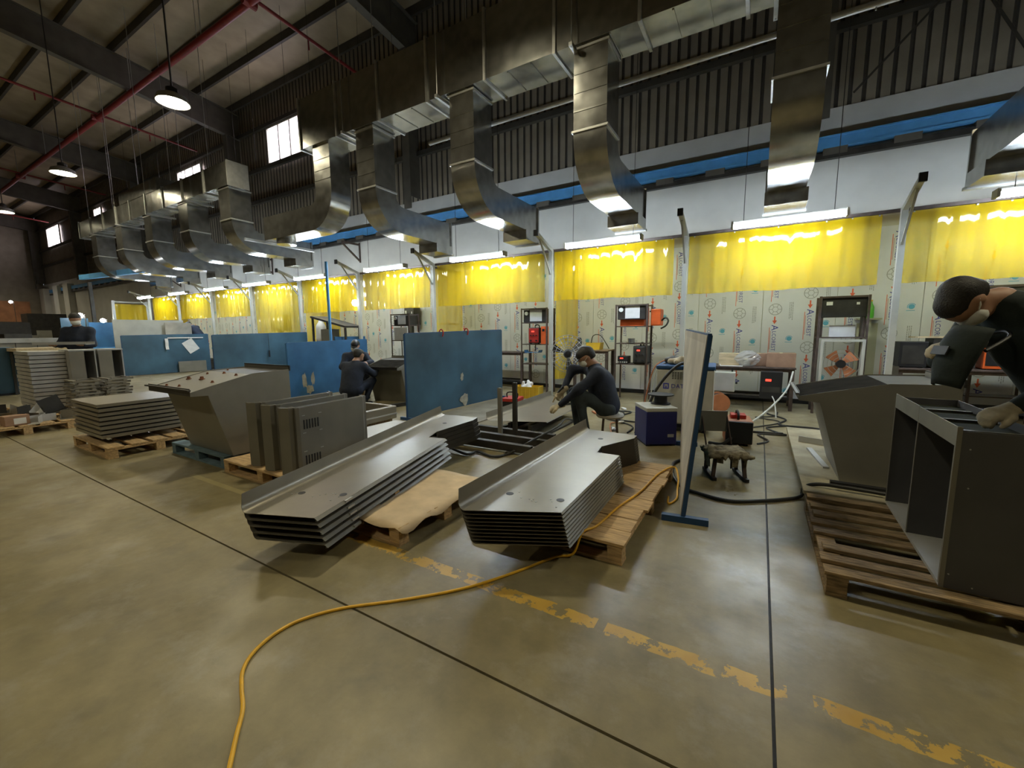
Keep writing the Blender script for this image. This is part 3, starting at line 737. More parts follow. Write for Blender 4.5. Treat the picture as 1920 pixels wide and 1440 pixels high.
# ------------------------------------------------------------------ sloping sheet steel bins
BIN = [(0, .72), (.16, .71), (.35, 0), (1.06, 0), (1.06, .92), (.62, .905), (.2, .81), (0, .76)]
M['dark_lid'] = mat('dark_brown_lid', (.018, .016, .013), .95, 0, .3, 6, spec=.02)
def bin_(lab, loc, rz, width, nuts=True):
    t = thing('sloping_bin', lab, 'bin', loc, rz)
    T = .004
    f = lambda u, w_, s: (s, u, w_)
    for a in (0, width-T): part('side_panel', MB().prism(BIN, a, a+T, f), M['steel_paint'], t)
    def pan(name, p, q, m=M['steel_paint']): part(name, MB().strip([p, q], T, T+.001, width-T-.001, f), m, t)
    pan('lip_panel', (0, .72), (0, .80), M['steel_dark']); pan('lip_base', (.003, .72), (.16, .71)); pan('front_panel', (.16, .71), (.35, .003), M['steel_paint']); pan('floor_panel', (.35, .003), (1.056, .003)); pan('back_panel', (1.057, .005), (1.057, .95))
    lm = M['steel_paint'] if nuts else M['dark_lid']; pan('lid_panel', (.004, .752), (.2, .80), lm); pan('lid_panel', (.2, .80), (.62, .893), lm); pan('lid_panel', (.62, .893), (1.05, .905), M['steel_dark'])
    part('rim_flange', MB().box(-.02, width+.02, -.03, 0, .775, .79), M['steel_dark'], t)
    part('rim_flange', MB().box(-.008, width+.008, 1.06, 1.075, .90, .965), M['steel_dark'], t)
    if nuts:
        for (x, y, r) in ((.2, .10, .012), (.2, .32, .02), (.2, .52, .012), (.2, .75, .012), (.45, .35, .022), (.47, .58, .014), (.46, .12, .012), (.8, .3, .014), (.8, .55, .014)):
            z = .752+.24*min(y, .2) if y < .2 else (.80+(y-.2)*.2214 if y < .62 else .893)
            part('bolt', MB().lathe([(r*1.5, 0), (r*1.5, r*.5), (r, r*.6), (r*.8, r*1.7), (.001, r*1.8)], (x*width, y, z), 8), M['rust'], t)
    return t
bin_('large sloping grey sheet-steel bin on the faded blue pallet at the left', (-6.02, 1.94, .146), 0, 1.02)
b3 = bin_('sloping grey sheet-steel bin beside the two crouching workers in navy', (-7.3, 6.02, .0), math.radians(12), .85, False)
bR = bin_('dark sloping grey bin at the right, behind the open cabinet frame', (.343, 5.50, .13), -PI/2, .9, False)

# ------------------------------------------------------------------ stacks at the left
pmesh = MB(); 
pmesh.strip([(.03, -.036), (0, -.036), (0, 0), (.99, 0), (.99, -.036), (.96, -.036)], .003, 0, .86, lambda u, w_, t: (u, t, w_))
pmesh.box(.0, .99, .0, .003, -.036, -.0015); pmesh.box(.0, .99, .857, .86, -.036, -.0015)
FP = pmesh.mesh('cover_plate', M['steel'])
for i in range(8):
    o = ob('cover_plate', FP, None, 'flat grey cover plate, %s of the low stack at the left' % ORD[i], 'panel', 'flat panels in the low stack'); o.location = (-7.97+.012*(i % 2), 1.72+.01*((i*3) % 2), .648-.0562*i)
FP2 = MB(); FP2.strip([(.03, -.05), (0, -.05), (0, 0), (.7, 0), (.7, -.05), (.67, -.05)], .003, 0, .5, lambda u, w_, t: (u, t, w_)); FP2 = FP2.mesh('small_panel', M['steel'])
for i in range(8):
    o = ob('small_plate', FP2, None, 'small grey plate, %s of the loose stack behind the low stack' % ORD[i], 'panel', 'small panels behind the low stack'); o.location = (-8.0+.06*((i*5) % 3), 2.64+.03*((i*7) % 3), .56-.052*i)
    o.rotation_euler = (0, 0, .06*((i*3) % 3-1))
g = MB(); g.box(-.4, .4, -.28, .28, 0, .055); solo('bearer_board', g, M['wood'], 'wooden board under the loose stack of small panels', 'board', loc=(-7.62, 2.92, .1445))
CH = MB(); CH.strip([(.0, -.058), (0, 0), (1.0, 0), (1.0, -.058)], .004, 0, .47, lambda u, w_, t: (u, t, w_)); CH.box(0, 1.0, 0, .004, -.058, -.002); CH.box(0, 1.0, .466, .47, -.058, -.002)
CH = CH.mesh('channel_panel', M['steel_light'])
for i in range(14):
    o = ob('channel_section', CH, None, 'light grey channel section, %s of the tall stack at far left' % ORD[i], 'panel', 'channel panels in the tall stack'); o.location = (-12.22+.012*math.sin(i*1.7), 1.97+.004*(i % 3), 1.215-.0745*i); o.rotation_euler = (0, 0, .008*math.sin(i*2.3))
# bracket frames
def bracket_mesh():
    g = MB(); 
    for x in (0, .42): g.box(x, x+.04, 0, .36, 0, .03)
    for y in (0, .32): g.box(0, .46, y, y+.04, .012, .035)
    g.box(.43, .462, .05, .1, 0, .05); g.box(.43, .462, .26, .31, 0, .05); return g.mesh('bracket_frame', M['steel'])
BR = bracket_mesh()
for j in range(2):
    for i in range(11):
        o = ob('bracket_frame', BR, None, 'grey bent bracket frame, %s of the %s bracket stack' % (ORD[i], ['left', 'right'][j]), 'bracket', 'bracket frames in the twin stacks')
        o.location = (-10.45+.02*math.sin(i*2.1+j), 2.2+.42*j+.012*math.cos(i*1.3), .145+.0555*(10-i)); o.rotation_euler = (0, 0, .05*math.sin(i*1.9+j*2))
# loose brackets piled on the left edge pallet
rnd = random.Random(12); 
def angle_piece(l_, h_, w_): 
    g = MB(); g.strip([(0, h_), (0, 0), (w_, 0)], .005, 0, l_, lambda u, v, t: (u, t, v)); g.box(.001, w_*.6, 0, .005, 0, h_*.6); return g
AP = [angle_piece(.34, .14, .15).mesh('loose_bracket', M['steel']), angle_piece(.26, .26, .14).mesh('loose_bracket', M['steel_dark']), angle_piece(.46, .11, .12).mesh('loose_bracket', M['steel_light'])]
PLACE = ['nearest the carton', 'behind the carton', 'at the near edge of the pallet', 'in the middle of the pile', 'leaning on the pile', 'at the far end of the pallet', 'on top of the heap', 'lowest at the back', 'half under the heap', 'by the tall stack', 'tilted at the right end', 'next to the pale bracket', 'beside the deck edge', 'crosswise on the heap']
for i in range(14):
    x = -9.72-rnd.uniform(.05, .9); y = 1.2+.8*rnd.random()
    z = .1455
    o = ob('loose_bracket', AP[i % 3], None, '%s loose steel bracket %s' % (['grey', 'dark', 'pale'][i % 3], PLACE[i]), 'bracket', 'loose brackets on the left edge pallet')
    o.location = (x, y, z+(.05 if i % 4 == 3 else 0)); o.rotation_euler = (.35 if i % 4 == 3 else 0, 0, rnd.uniform(0, 6.3))
g = thing('carton', 'small brown carton with a white label on the left edge pallet', 'box', (-9.78, 1.36, .1455), .1)
part('body', MB().box(-.1, .1, 0, .26, 0, .15), M['card'], g, bevel=.004); part('label', MB().box(.1005, .102, .09, .22, .02, .11), M['paper'], g, 'white label')
# two open grey cabinets behind
for i in range(2):
    t = thing('open_cabinet', ['open light grey cabinet, left of the two behind the bracket stacks', 'open light grey cabinet, right of the two behind the bracket stacks'][i], 'cabinet', (-11.62, 2.44+.40*i+.68*0, 0), 0, 'open cabinets at the far left')
    y1 = .37
    part('back', MB().box(0, .012, 0, y1, 0, 1.23), M['steel_light'], t)
    for y in (0, y1-.02): part('side', MB().box(.013, .58, y, y+.02, 0, 1.21), M['steel_light'], t)
    part('top', MB().box(.0, .60, 0, y1, 1.2105, 1.235), M['steel_light'], t); part('base', MB().box(.013, .58, .021, y1-.021, 0, .03), M['steel_light'], t)
    part('door', MB().box(.582, .60, .0, y1*.55, .03, 1.205), M['steel'], t)

# ------------------------------------------------------------------ right foreground: open cabinet frame, board platform
t = thing('cabinet_frame', 'large open grey cabinet frame with two bays standing on the dark pallet', 'cabinet', (.885, 2.90, .146), math.radians(-1.5))
M['rail_grey'] = mat('rail_grey', (.25, .25, .215), .45, .2, .1, 4)
M['dark_top'] = mat('dark_green_grey_sheet', (.024, .027, .020), .85, 0, .2, 5, spec=.05)
T = .004; D_, L_, H_ = .33, 1.26, .86
part('end_panel', MB().box(0, D_, 0, T, 0, H_-.02), M['cab_in'], t); part('end_panel', MB().box(0, D_, L_-T, L_, 0, H_-.02), M['cab_in'], t)
part('back_panel', MB().box(D_-T, D_, T, L_-T, 0, H_-.02), M['cab_in'], t)
part('bottom_panel', MB().box(0, D_-T, T, L_-T, .0, .02), M['steel_light'], t, 'paler bottom sheet')
part('top_panel', MB().box(.02, D_-T, T, L_-T, H_-.07, H_-.066), M['dark_top'], t)
part('divider', MB().box(0, D_-T, L_*.52, L_*.52+.018, .02, H_-.075), M['cab_in'], t)
part('front_rail', MB().box(-.004, 0, 0, L_*.52, H_-.10, H_), M['rail_grey'], t, 'paler rail along the front top edge')
part('front_rail', MB().box(-.004, 0, L_*.52+.004, L_, H_-.10, H_+.004), M['rail_grey'], t, 'paler rail along the front top edge')
part('corner_post', MB().box(-.004, .016, -.003, -.0, 0, H_), M['steel_paint'], t)
for y in (.0, L_*.52-.006, L_-.012): part('edge_return', MB().box(-.004, .0, y, y+.014, .02, H_-.10), M['steel_paint'], t)
for q in range(3): part('seam_bar', MB().box(.04, D_-.02, .2+.36*q, .225+.36*q, H_-.066, H_-.05), M['steel_dark'], t)
for (x, z) in ((.05, .75), (.03, .08), (.06, .55), (.28, .4), (.12, .03)): part('rivet', MB().cyl((x, -.003, z), (x, .0, z), .004, 6), M['steel_light'], t)
solo('board_platform', MB().box(.395, 1.62, 4.22, 6.95, .098, .126), mat('dusty_board', (.34, .30, .20), .8, 0, .25, 4, .05, 20), 'worn flat board platform beneath the dark sloping bin at the right', 'board')
for i, y in enumerate((4.3, 5.6, 6.8)):
    solo('platform_bearer', MB().box(.42, 1.6, y-.05, y+.05, 0, .0975), M['wood_old'], ['near wooden bearer under the board platform', 'middle wooden bearer under the board platform', 'far wooden bearer under the board platform'][i], 'beam')
solo('offcut_bar', MB().strip([(0, .07), (0, 0), (.16, 0)], .006, 0, .34, lambda u, w_, t: (t, u, w_)), M['steel_light'], 'bright offcut channel lying on the board platform by the dark bin', 'offcut', loc=(.48, 6.1, .1265), rz=-.35)
solo('offcut_strip', MB().box(0, .05, 0, .75, 0, .02), M['steel_light'], 'narrow pale strip lying along the foot of the dark bin', 'offcut', loc=(.61, 5.0, .1265), rz=.10)
solo('packing_beam', MB().box(0, .6, 0, .06, 0, .05), M['black'], 'black bar on the platform in front of the dark bin', 'beam', loc=(.60, 4.42, .1265), rz=-.04)

# ------------------------------------------------------------------ partition screens
def quad_slab(p, th, nrm):
    n = Vector(nrm).normalized()*th; g = MB(); p = [Vector(q) for q in p]
    g.add(p+[q+n for q in p], [(3, 2, 1, 0), (4, 5, 6, 7), (0, 1, 5, 4), (1, 2, 6, 5), (2, 3, 7, 6), (3, 0, 4, 7)]); return g
def screen(lab, a, b_, h0, h1, paint, z0=.04, lean0=0, lean1=0, back=None, foot=True, group=None):
    """upright steel screen from floor point a to b_ with edge tubes and T feet"""
    a = Vector((*a, 0)); b_ = Vector((*b_, 0)); d = (b_-a); L_ = d.length; d.normalize(); n = Vector((d.y, -d.x, 0))
    t = thing('partition_screen', lab, 'screen', a, 0, group)
    P = lambda s, z, s1: d*s+n*(s1)+Vector((0, 0, z))
    c = [P(0, z0, 0), P(L_, z0, 0), P(L_, h1, lean1), P(0, h0, lean0)]
    part('sheet', quad_slab(c, .006, n), paint, t)
    if back is not None: part('backing_sheet', quad_slab([q-n*.034 for q in c], .006, n), back, t, 'pale back of the screen')
    g = [(c[0]-n*.013, c[3]-n*.013), (c[1]-n*.013, c[2]-n*.013)]
    ed = M['blue_edge'] if paint is not M['blue_b'] else M['blue_b']
    for p, q in g: part('edge_tube', MB().bar(p, q, .028, .028, up=d), ed, t)
    for p, q in ((c[0], c[1]), (c[3], c[2])): part('edge_tube', MB().bar(p-n*.013+d*.015, q-n*.013-d*.015, .028, .026), ed, t)
    if foot:
        for s in (0.0, L_): part('foot', MB().bar(d*s-n*.17+Vector((0, 0, .025)), d*s+n*.17+Vector((0, 0, .025)), .05, .05), ed, t)
    return t
screen('tall screen with pale face and blue edge leaning on a T foot, middle', (-.43, 3.36), (-.79, 5.72), 1.46, 1.5, M['blue'], lean0=.13, lean1=.0, back=M['white_sheet'])
s_ = screen('large blue steel screen with two red clamps on top, centre', (-5.13, 5.12), (-4.99, 7.95), 1.48, 1.54, M['blue'])
screen('bright blue steel screen with worn white patches, behind the crouching workers', (-8.97, 5.37), (-9.2, 7.75), 1.29, 1.33, M['blue_b'])
screen('grey-blue steel screen with a rod and hanging tool near its middle', (-13.0, 5.70), (-13.0, 8.5), 1.48, 1.54, M['blue'])
screen('dark blue steel screen with a white card hanging on it, far left', (-19.75, 5.75), (-19.75, 8.5), 1.48, 1.52, M['blue'])
solo('bright_screen_panel', MB().box(-10.9, -10.86, 8.0, 9.1, .0, 1.4), M['blue_b'], 'small bright blue panel standing behind the worker in the mask', 'screen')
# bare patches worn through the screen paint
M['bare'] = mat('bare_worn_primer', (.36, .34, .27), .8, 0, .25, 12)
def worn(sc, cx, cy, cz, w_, h_, seed, nx_=1.0):
    r = random.Random(seed); n = 16; g = MB()
    o = Vector(sc.location)
    vs = [(cx-o.x, cy-o.y, cz)]+[(cx-o.x, cy-o.y+w_*(.6+.5*r.random())*math.cos(2*PI*k/n), cz+h_*(.6+.5*r.random())*math.sin(2*PI*k/n)) for k in range(n)]
    g.add(vs, [(0, 1+k, 1+(k+1) % n) for k in range(n)]); part('worn_patch', g, M['bare'], sc, 'bare patch worn through the paint')
def on_c(y): return -5.13+.14*(y-5.12)/2.83+.011
for (y, z, w_, h_, sd) in ((6.55, .62, .06, .10, 1), (6.62, .16, .16, .14, 2)): worn(s_, on_c(y), y, z, w_, h_, sd)
s_b = [o_ for o_ in COL.objects if o_.get('label', '').startswith('bright blue steel screen')][0]
def on_b(y): return -8.97-.23*(y-5.37)/2.38+.011
for (y, z, w_, h_, sd) in ((5.75, .42, .07, .20, 3), (5.98, .45, .06, .18, 4), (5.85, .2, .13, .12, 5)): worn(s_b, on_b(y), y, z, w_, h_, sd)
# red clamps on the centre screen
for i, yy in enumerate((6.0, 6.75)):
    g = MB(); g.tube(spline([(.03, 0, -.10), (.05, 0, -.02), (.0, 0, .03), (-.05, 0, -.02), (-.04, 0, -.08)], 5), .012, 8)
    solo('clamp', g, M['red'], ['red clamp on the top edge of the centre blue screen, nearer one', 'red clamp on the top edge of the centre blue screen, farther one'][i], 'clamp', loc=(-5.10+.05*(yy-5.12)/2.8, yy, 1.525+.02*i), smooth=True)
# card and bar hung on the far left screen, tool on the next
g = thing('hanging_card', 'white card hanging askew on the dark blue screen at far left', 'card', (-19.72, 7.85, 1.05)); 
c = part('card', MB().box(0, .004, -.2, .2, -.25, .25), M['paper'], g); c.rotation_euler = (.55, 0, 0); part('string', MB().cyl((0, -.05, .2), (0, -.05, .36), .006, 6), M['paper'], g)
solo('hanging_rail', MB().box(-19.72, -19.69, 7.1, 8.3, 1.36, 1.40), M['paper'], 'white rail across the dark blue screen above the card', 'rail')
solo('hanging_cloth', MB().strip([(0, 0), (.02, -.15), (0, -.3), (.03, -.42)], .01, 0, .1, lambda u, w_, t: (u, t, w_)), M['paper'], 'pale rag hanging from the white rail on the dark blue screen', 'cloth', loc=(-19.68, 7.0, 1.36))
solo('leaning_plate', MB().box(-19.66, -19.63, 7.35, 8.3, .03, .45), M['steel_paint'], 'grey plate leaning at the foot of the dark blue screen', 'plate')
g = thing('hanging_tool', 'small dark tool hanging on a cord from the grey-blue screen', 'tool', (-12.95, 7.2, .8)); part('handle', MB().cyl((0, 0, 0), (0, 0, .2), .02, 8), M['black'], g); part('cord', MB().cyl((0, 0, .2), (0, 0, .72), .006, 6), M['black'], g)
solo('white_board', MB().box(-20.6, -20.57, 5.8, 8.0, 0, 2.08), M['off_white'], 'large cream-white board standing behind the dark blue screen', 'board')
solo('tan_board', MB().box(-20.4, -20.37, 7.3, 8.2, 0, 1.98), M['white_sheet'], 'dusty tan board standing right of the cream-white board', 'board')

# ------------------------------------------------------------------ people: one smooth skin per body, clothes as fitted shells
def surface_nets(vals, org, h):
    nx, ny, nz = vals.shape
    ins = vals < 0
    cnt = np.zeros((nx-1, ny-1, nz-1), np.float32); acc = np.zeros((nx-1, ny-1, nz-1, 3), np.float32)
    corners = [(i, j, k) for i in (0, 1) for j in (0, 1) for k in (0, 1)]
    def sub(a, c): return a[c[0]:nx-1+c[0], c[1]:ny-1+c[1], c[2]:nz-1+c[2]]
    for a in corners:
        for ax_ in range(3):
            if a[ax_]: continue
            b = list(a); b[ax_] = 1
            va, vb = sub(vals, a), sub(vals, b); cr = (va < 0) != (vb < 0)
            t = np.where(cr, va/np.where(cr, va-vb, 1), 0)
            cnt += cr
            for q in range(3):
                acc[..., q] += np.where(cr, a[q]+(t if q == ax_ else 0), 0)
    act = cnt > 0
    idx = -np.ones(act.shape, np.int64); n = int(act.sum()); idx[act] = np.arange(n)
    pos = np.argwhere(act).astype(np.float32)+acc[act]/cnt[act][:, None]
    V = pos*h+np.array(org, np.float32)
    F = []
    for ax_ in range(3):
        o1, o2 = [(1, 2), (2, 0), (0, 1)][ax_]
        s0 = [slice(1, -1)]*3; s0[ax_] = slice(0, None)
        sl_a = [slice(1, d-1) for d in vals.shape]; sl_b = list(sl_a)
        sl_a[ax_] = slice(0, vals.shape[ax_]-1); sl_b[ax_] = slice(1, vals.shape[ax_])
        A, B = ins[tuple(sl_a)], ins[tuple(sl_b)]
        for flip, msk in ((False, A & ~B), (True, ~A & B)):
            p = np.argwhere(msk)
            if not len(p): continue
            base = p.copy()
            for q in range(3):
                if q != ax_: base[:, q] += 1
            def ix(d1, d2):
                b = base.copy(); b[:, o1] -= d1; b[:, o2] -= d2
                return idx[b[:, 0], b[:, 1], b[:, 2]]
            quad_ = np.stack([ix(1, 1), ix(0, 1), ix(0, 0), ix(1, 0)], 1)
            F.append(quad_[:, ::-1] if flip else quad_)
    return V, np.concatenate(F)
def sdf_eval(prims, P, k):
    """smooth union of tapered capsules (p0, p1, r0, r1)"""
    s = None
    for (a, b, ra, rb) in prims:
        a = np.array(a, np.float32); b = np.array(b, np.float32); ab = b-a; L2 = float(ab@ab)
        if L2 < 1e-9: t = np.zeros(P.shape[:-1], np.float32); d = np.sqrt(((P-a)**2).sum(-1))-ra
        else:
            t = np.clip(((P-a)@ab)/L2, 0, 1); q = P-a-t[..., None]*ab
            d = np.sqrt((q*q).sum(-1))-(ra+(rb-ra)*t)
        e = np.exp(np.clip(-d/k, -40, 40)); s = e if s is None else s+e
    return -k*np.log(s)
def blob(groups, h=.02, cut=None, mats=None):
    """groups: list of (prims, k, h). returns MB of all their surfaces joined"""
    g = MB()
    for prims, k, hh in groups:
        lo = np.min([np.minimum(np.array(p[0])-p[2], np.array(p[1])-p[3]) for p in prims], 0)-3*hh-k
        hi = np.max([np.maximum(np.array(p[0])+p[2], np.array(p[1])+p[3]) for p in prims], 0)+3*hh+k
        n = np.ceil((hi-lo)/hh).astype(int)+1
        ax_ = [np.arange(m, dtype=np.float32)*hh+l for m, l in zip(n, lo)]
        P = np.stack(np.meshgrid(*ax_, indexing='ij'), -1).astype(np.float32)
        d = sdf_eval(prims, P, k)
        if cut is not None:
            for (pt, nr) in cut: d = np.maximum(d, (P-np.array(pt, np.float32))@np.array(nr, np.float32))
        V, F = surface_nets(d, lo, hh)
        g.add([tuple(map(float, v)) for v in V], [tuple(map(int, f)) for f in F])
    return g
def cap(a, b, ra, rb=None): return (tuple(a), tuple(b), ra, ra if rb is None else rb)
def nrm(v): return Vector(v).normalized()
def hand_prims(w_, d, n, curl=.6, s=1.0, grow=0.0, side=1):
    """palm, four unequal bent fingers and a thumb leaving the side of the palm; d to the fingertips, n out of the palm"""
    w_ = Vector(w_); d = nrm(d); n = Vector(n); n = (n-d*n.dot(d)).normalized(); sd = d.cross(n)*side
    pr = []; r = .0095*s+grow
    for k, o in enumerate((-.030, -.010, .010, .028)):
        pr.append(cap(w_+d*.01*s+sd*o*.55*s, w_+d*.088*s+sd*o*s, .015*s+grow, .0125*s+grow))
    for k, (o, l_) in enumerate(((-.031, .066), (-.011, .078), (.010, .074), (.029, .058))):
        p = w_+d*.090*s+sd*o*s; a = 0
        for j, f in enumerate((.45, .32, .23)):
            a += curl*(.55, .75, .5)[j]
            q = p+(d*math.cos(a)+n*math.sin(a))*l_*f*s+sd*o*.06*s
            pr.append(cap(p, q, r*(1-.08*j), r*(.95-.1*j))); p = q
    p = w_+d*.028*s-sd*.026*s
    q = p+(d*.6-sd*.75+n*.25).normalized()*.040*s; t = q+(d*.85-sd*.15+n*.45).normalized()*.034*s; u = t+(d*.8+n*.6).normalized()*.024*s
    pr += [cap(p, q, .014*s+grow, .0115*s+grow), cap(q, t, .0112*s+grow, .010*s+grow), cap(t, u, .010*s+grow, .008*s+grow)]
    return pr
def person(lab, loc, rz, J, jacket, trousers, h=.022, cap_=None, mask=False, gloves=None, hair=True, stripe=False, group=None, jrad=1.0, legs=True):
    """J: joints in a local frame, x right, y forward, z up"""
    t = thing('person', lab, 'person', loc, rz, group)
    V = {k: Vector(v) for k, v in J.items() if isinstance(v, tuple)}
    f = nrm(V['face']); up = V['crown']; up = (up-f*up.dot(f)).normalized(); rt = f.cross(up)
    H = V['head']; body = []
    # head: cranium, brow, jaw, chin, nose, ears, neck
    A = lambda x, y, z: H+rt*x+f*y+up*z
    head = [cap(A(0, -.035, .035), A(0, .025, .035), .082, .080), cap(A(0, .02, -.01), A(0, .045, -.055), .070, .050), cap(A(-.03, .055, -.075), A(.03, .055, -.075), .032),
            cap(A(0, .08, .01), A(0, .105, -.022), .011, .016), cap(A(-.03, .075, .022), A(.03, .075, .022), .020), cap(A(-.016, .088, -.055), A(.016, .088, -.055), .011)]
    ears = [cap(A(s*.080, -.01, .015), A(s*.082, -.015, -.02), .014, .011) for s in (-1, 1)]
    head += ears
    neck = [cap(A(0, -.02, -.03), V['neck'], .052, .058)]
    arms = []
    for s in 'LR':
        arms += [cap(V['sho'+s], V['elb'+s], .046, .040), cap(V['elb'+s], V['wri'+s], .039, .027)]
    torso = [cap(V['neck'], V['chest'], .075, .125), cap(V['chest'], V['pelvis'], .125, .125), cap(V['shoL'], V['shoR'], .06, .06)]
    leg = []
    if legs:
        for s in 'LR': leg += [cap(V['hip'+s], V['kne'+s], .078, .052), cap(V['kne'+s], V['ank'+s], .050, .036)]
    g1 = (head+neck+torso+arms+leg, .014, h)
    hg = []
    if gloves is None:
        for s in 'LR': hg.append((hand_prims(V['wri'+s], V['hd'+s], V['hn'+s], J.get('curl', .6), 1.0, 0, -1 if s == 'L' else 1), .005, .0075))
    hb = part('body', blob([g1]+hg), M['skin'], t, smooth=True)
    for me_ in (hb.data,): me_.polygons.foreach_set('use_smooth', [True]*len(me_.polygons))
    for s in (-1, 1):
        e = MB(); e.lathe([(.001, -.009), (.006, -.006), (.008, 0), (.006, .006), (.001, .009)], A(s*.031, .081, .008), 8, f); part('eye', e, M['black'], t, smooth=True)
    # jacket: torso and sleeves
    jk = [cap(V['neck']-Vector((0, 0, .02)), V['chest'], .085, .155*jrad), cap(V['chest'], V['pelvis'], .155*jrad, .15*jrad)]
    back = V['chest']*.6+V['pelvis']*.4
    jk += [cap(V['shoL'], V['shoR'], .078, .078), cap(V['chest']+(V['shoL']-V['chest'])*.5, V['pelvis']+(V['hipL']-V['pelvis'])*.6, .115*jrad, .13*jrad), cap(V['chest']+(V['shoR']-V['chest'])*.5, V['pelvis']+(V['hipR']-V['pelvis'])*.6, .115*jrad, .13*jrad)]
    for s in 'LR': jk += [cap(V['sho'+s], V['elb'+s], .070, .060), cap(V['elb'+s], V['elb'+s].lerp(V['wri'+s], .93), .058, .044)]
    o = part('jacket', blob([(jk, .025, h)]), jacket, t, smooth=True)
    if legs:
        tr = [cap(V['hipL'], V['hipR'], .125, .125), cap(V['pelvis'], V['pelvis']-Vector((0, 0, .03)), .135, .13)]
        for s in 'LR': tr += [cap(V['hip'+s], V['kne'+s], .102, .074), cap(V['kne'+s], V['ank'+s]+Vector((0, 0, .05)), .070, .054)]
        part('trousers', blob([(tr, .022, h)]), trousers, t, smooth=True)
        for s in 'LR':
            a = V['ank'+s]; d = nrm(V['toe'+s]-a); d.z = 0; d.normalize(); z0 = a.z-.055
            part('shoe', blob([([cap((a.x, a.y, z0), a-d*.02+Vector((0, 0, .01)), .042, .045), cap(Vector((a.x, a.y, z0))-d*.05, Vector((a.x, a.y, z0-.01))+d*.13, .040, .036), cap(Vector((a.x, a.y, z0-.012))+d*.05, Vector((a.x, a.y, z0-.014))+d*.17, .042, .030)], .012, .014)], cut=[((0, 0, z0-.035), (0, 0, -1))]), M['rubber'], t, smooth=True)
    if gloves is not None:
        for s in 'LR':
            w_ = V['wri'+s]; d = nrm(V['hd'+s])
            pr = hand_prims(w_, d, V['hn'+s], J.get('curl', .6), 1.08, .0025, -1 if s == 'L' else 1)
            pr += [cap(w_-d*.14, w_+d*.02, .050, .034)] if J.get('gauntlet') else [cap(w_-d*.05, w_+d*.02, .038, .032)]
            part('glove', blob([(pr, .006, .008)]), gloves, t, smooth=True)
    if cap_ is not None:
        cp = [cap(A(0, -.035, .05), A(0, .03, .05), .088, .084), cap(A(0, -.02, .085), A(0, .03, .08), .065, .06)]
        c0 = part('cap', blob([(cp, .012, .014)], cut=[(tuple(A(0, 0, .035)), tuple(-up))]), cap_, t, smooth=True)
        br = MB(); pts = []
        n_ = 10
        for i in range(n_+1):
            a = -1.1+2.2*i/n_
            pts.append((A(.082*math.sin(a), .02+.075*math.cos(a), .048), A(.080*math.sin(a), .05+.125*math.cos(a), .030)))
        vs = [p for q in pts for p in q]+[p-up*.005 for q in pts for p in q]; m = len(pts)*2
        fs = [(2*i, 2*i+1, 2*i+3, 2*i+2) for i in range(n_)]+[(m+2*i+2, m+2*i+3, m+2*i+1, m+2*i) for i in range(n_)]+[(2*i+1, m+2*i+1, m+2*i+3, 2*i+3) for i in range(n_)]
        br.add(vs, fs); part('cap_peak', br, cap_, t, smooth=True)
    if hair:
        hp = [cap(A(0, -.045, .040), A(0, .022, .052), .090, .084), cap(A(0, -.062, -.03), A(0, -.05, .03), .066, .082)]
        part('hair', blob([(hp, .015, .014)], cut=[(tuple(A(0, .075, .03)), tuple(f*.8-up*.6)), (tuple(A(0, 0, -.065)), tuple(-up))]), M['hair'], t, smooth=True)
    if mask:
        mp = [cap(A(-.02, .065, -.045), A(.02, .065, -.045), .058, .058), cap(A(0, .07, -.02), A(0, .10, -.03), .045, .030)]
        part('face_mask', blob([(mp, .014, .012)], cut=[(tuple(A(0, .04, 0)), tuple(-f))]), M['mask'], t, smooth=True)
        for s in (-1, 1): part('mask_strap', MB().tube([A(s*.06, .06, -.03), A(s*.088, .02, -.01), A(s*.092, -.015, .005)], .004, 6), M['mask'], t)
    if stripe:
        c = V['chest']; 
        part('reflective_stripe', back_band(V), M['paper'], t, 'pale band across the back')
    return t
def back_band(V):
    c = V['chest']; ax_ = nrm(V['neck']-V['pelvis']); bk = Vector((0, -1, 0)); bk = (bk-ax_*bk.dot(ax_)).normalized(); g = MB(); n = 10; vs = []
    for i in range(n+1):
        a = -1.0+2.0*i/n
        p = c-ax_*.02+Vector((1, 0, 0))*(.186*math.sin(a))+bk*(.176*math.cos(a))
        vs += [p, p+ax_*.028]
    g.add(vs, [(2*i, 2*i+1, 2*i+3, 2*i+2) for i in range(n)]); return g
# the welder on the stool, facing left and down
JW = dict(face=(.05, .80, -.60), crown=(0, .55, .83), head=(.0, .30, 1.15), neck=(0, .18, 1.02), chest=(0, .10, .80), pelvis=(0, 0, .50),
          shoL=(-.19, .17, .94), shoR=(.19, .19, .97), elbL=(-.24, .42, .74), elbR=(.26, .46, .96), wriL=(-.10, .66, .50), wriR=(.08, .60, .68),
          hdL=(.15, .9, -.3), hnL=(.3, -.3, -.9), hdR=(-.1, .7, -.65), hnR=(-.8, -.2, -.5), hipL=(-.11, .03, .46), hipR=(.11, .03, .46), kneL=(-.17, .42, .68), kneR=(.17, .44, .64),
          ankL=(-.15, .30, .085), ankR=(.16, .38, .085), toeL=(-.18, .6, .0), toeR=(.18, .7, 0), curl=.9)
person('person in dark navy jacket and cap crouched on a stool, reaching over a steel tray', (-1.75, 5.5, 0), 2.061, JW, M['navy'], M['denim'], .019, M['black'], True, M['glove'], jrad=1.12)
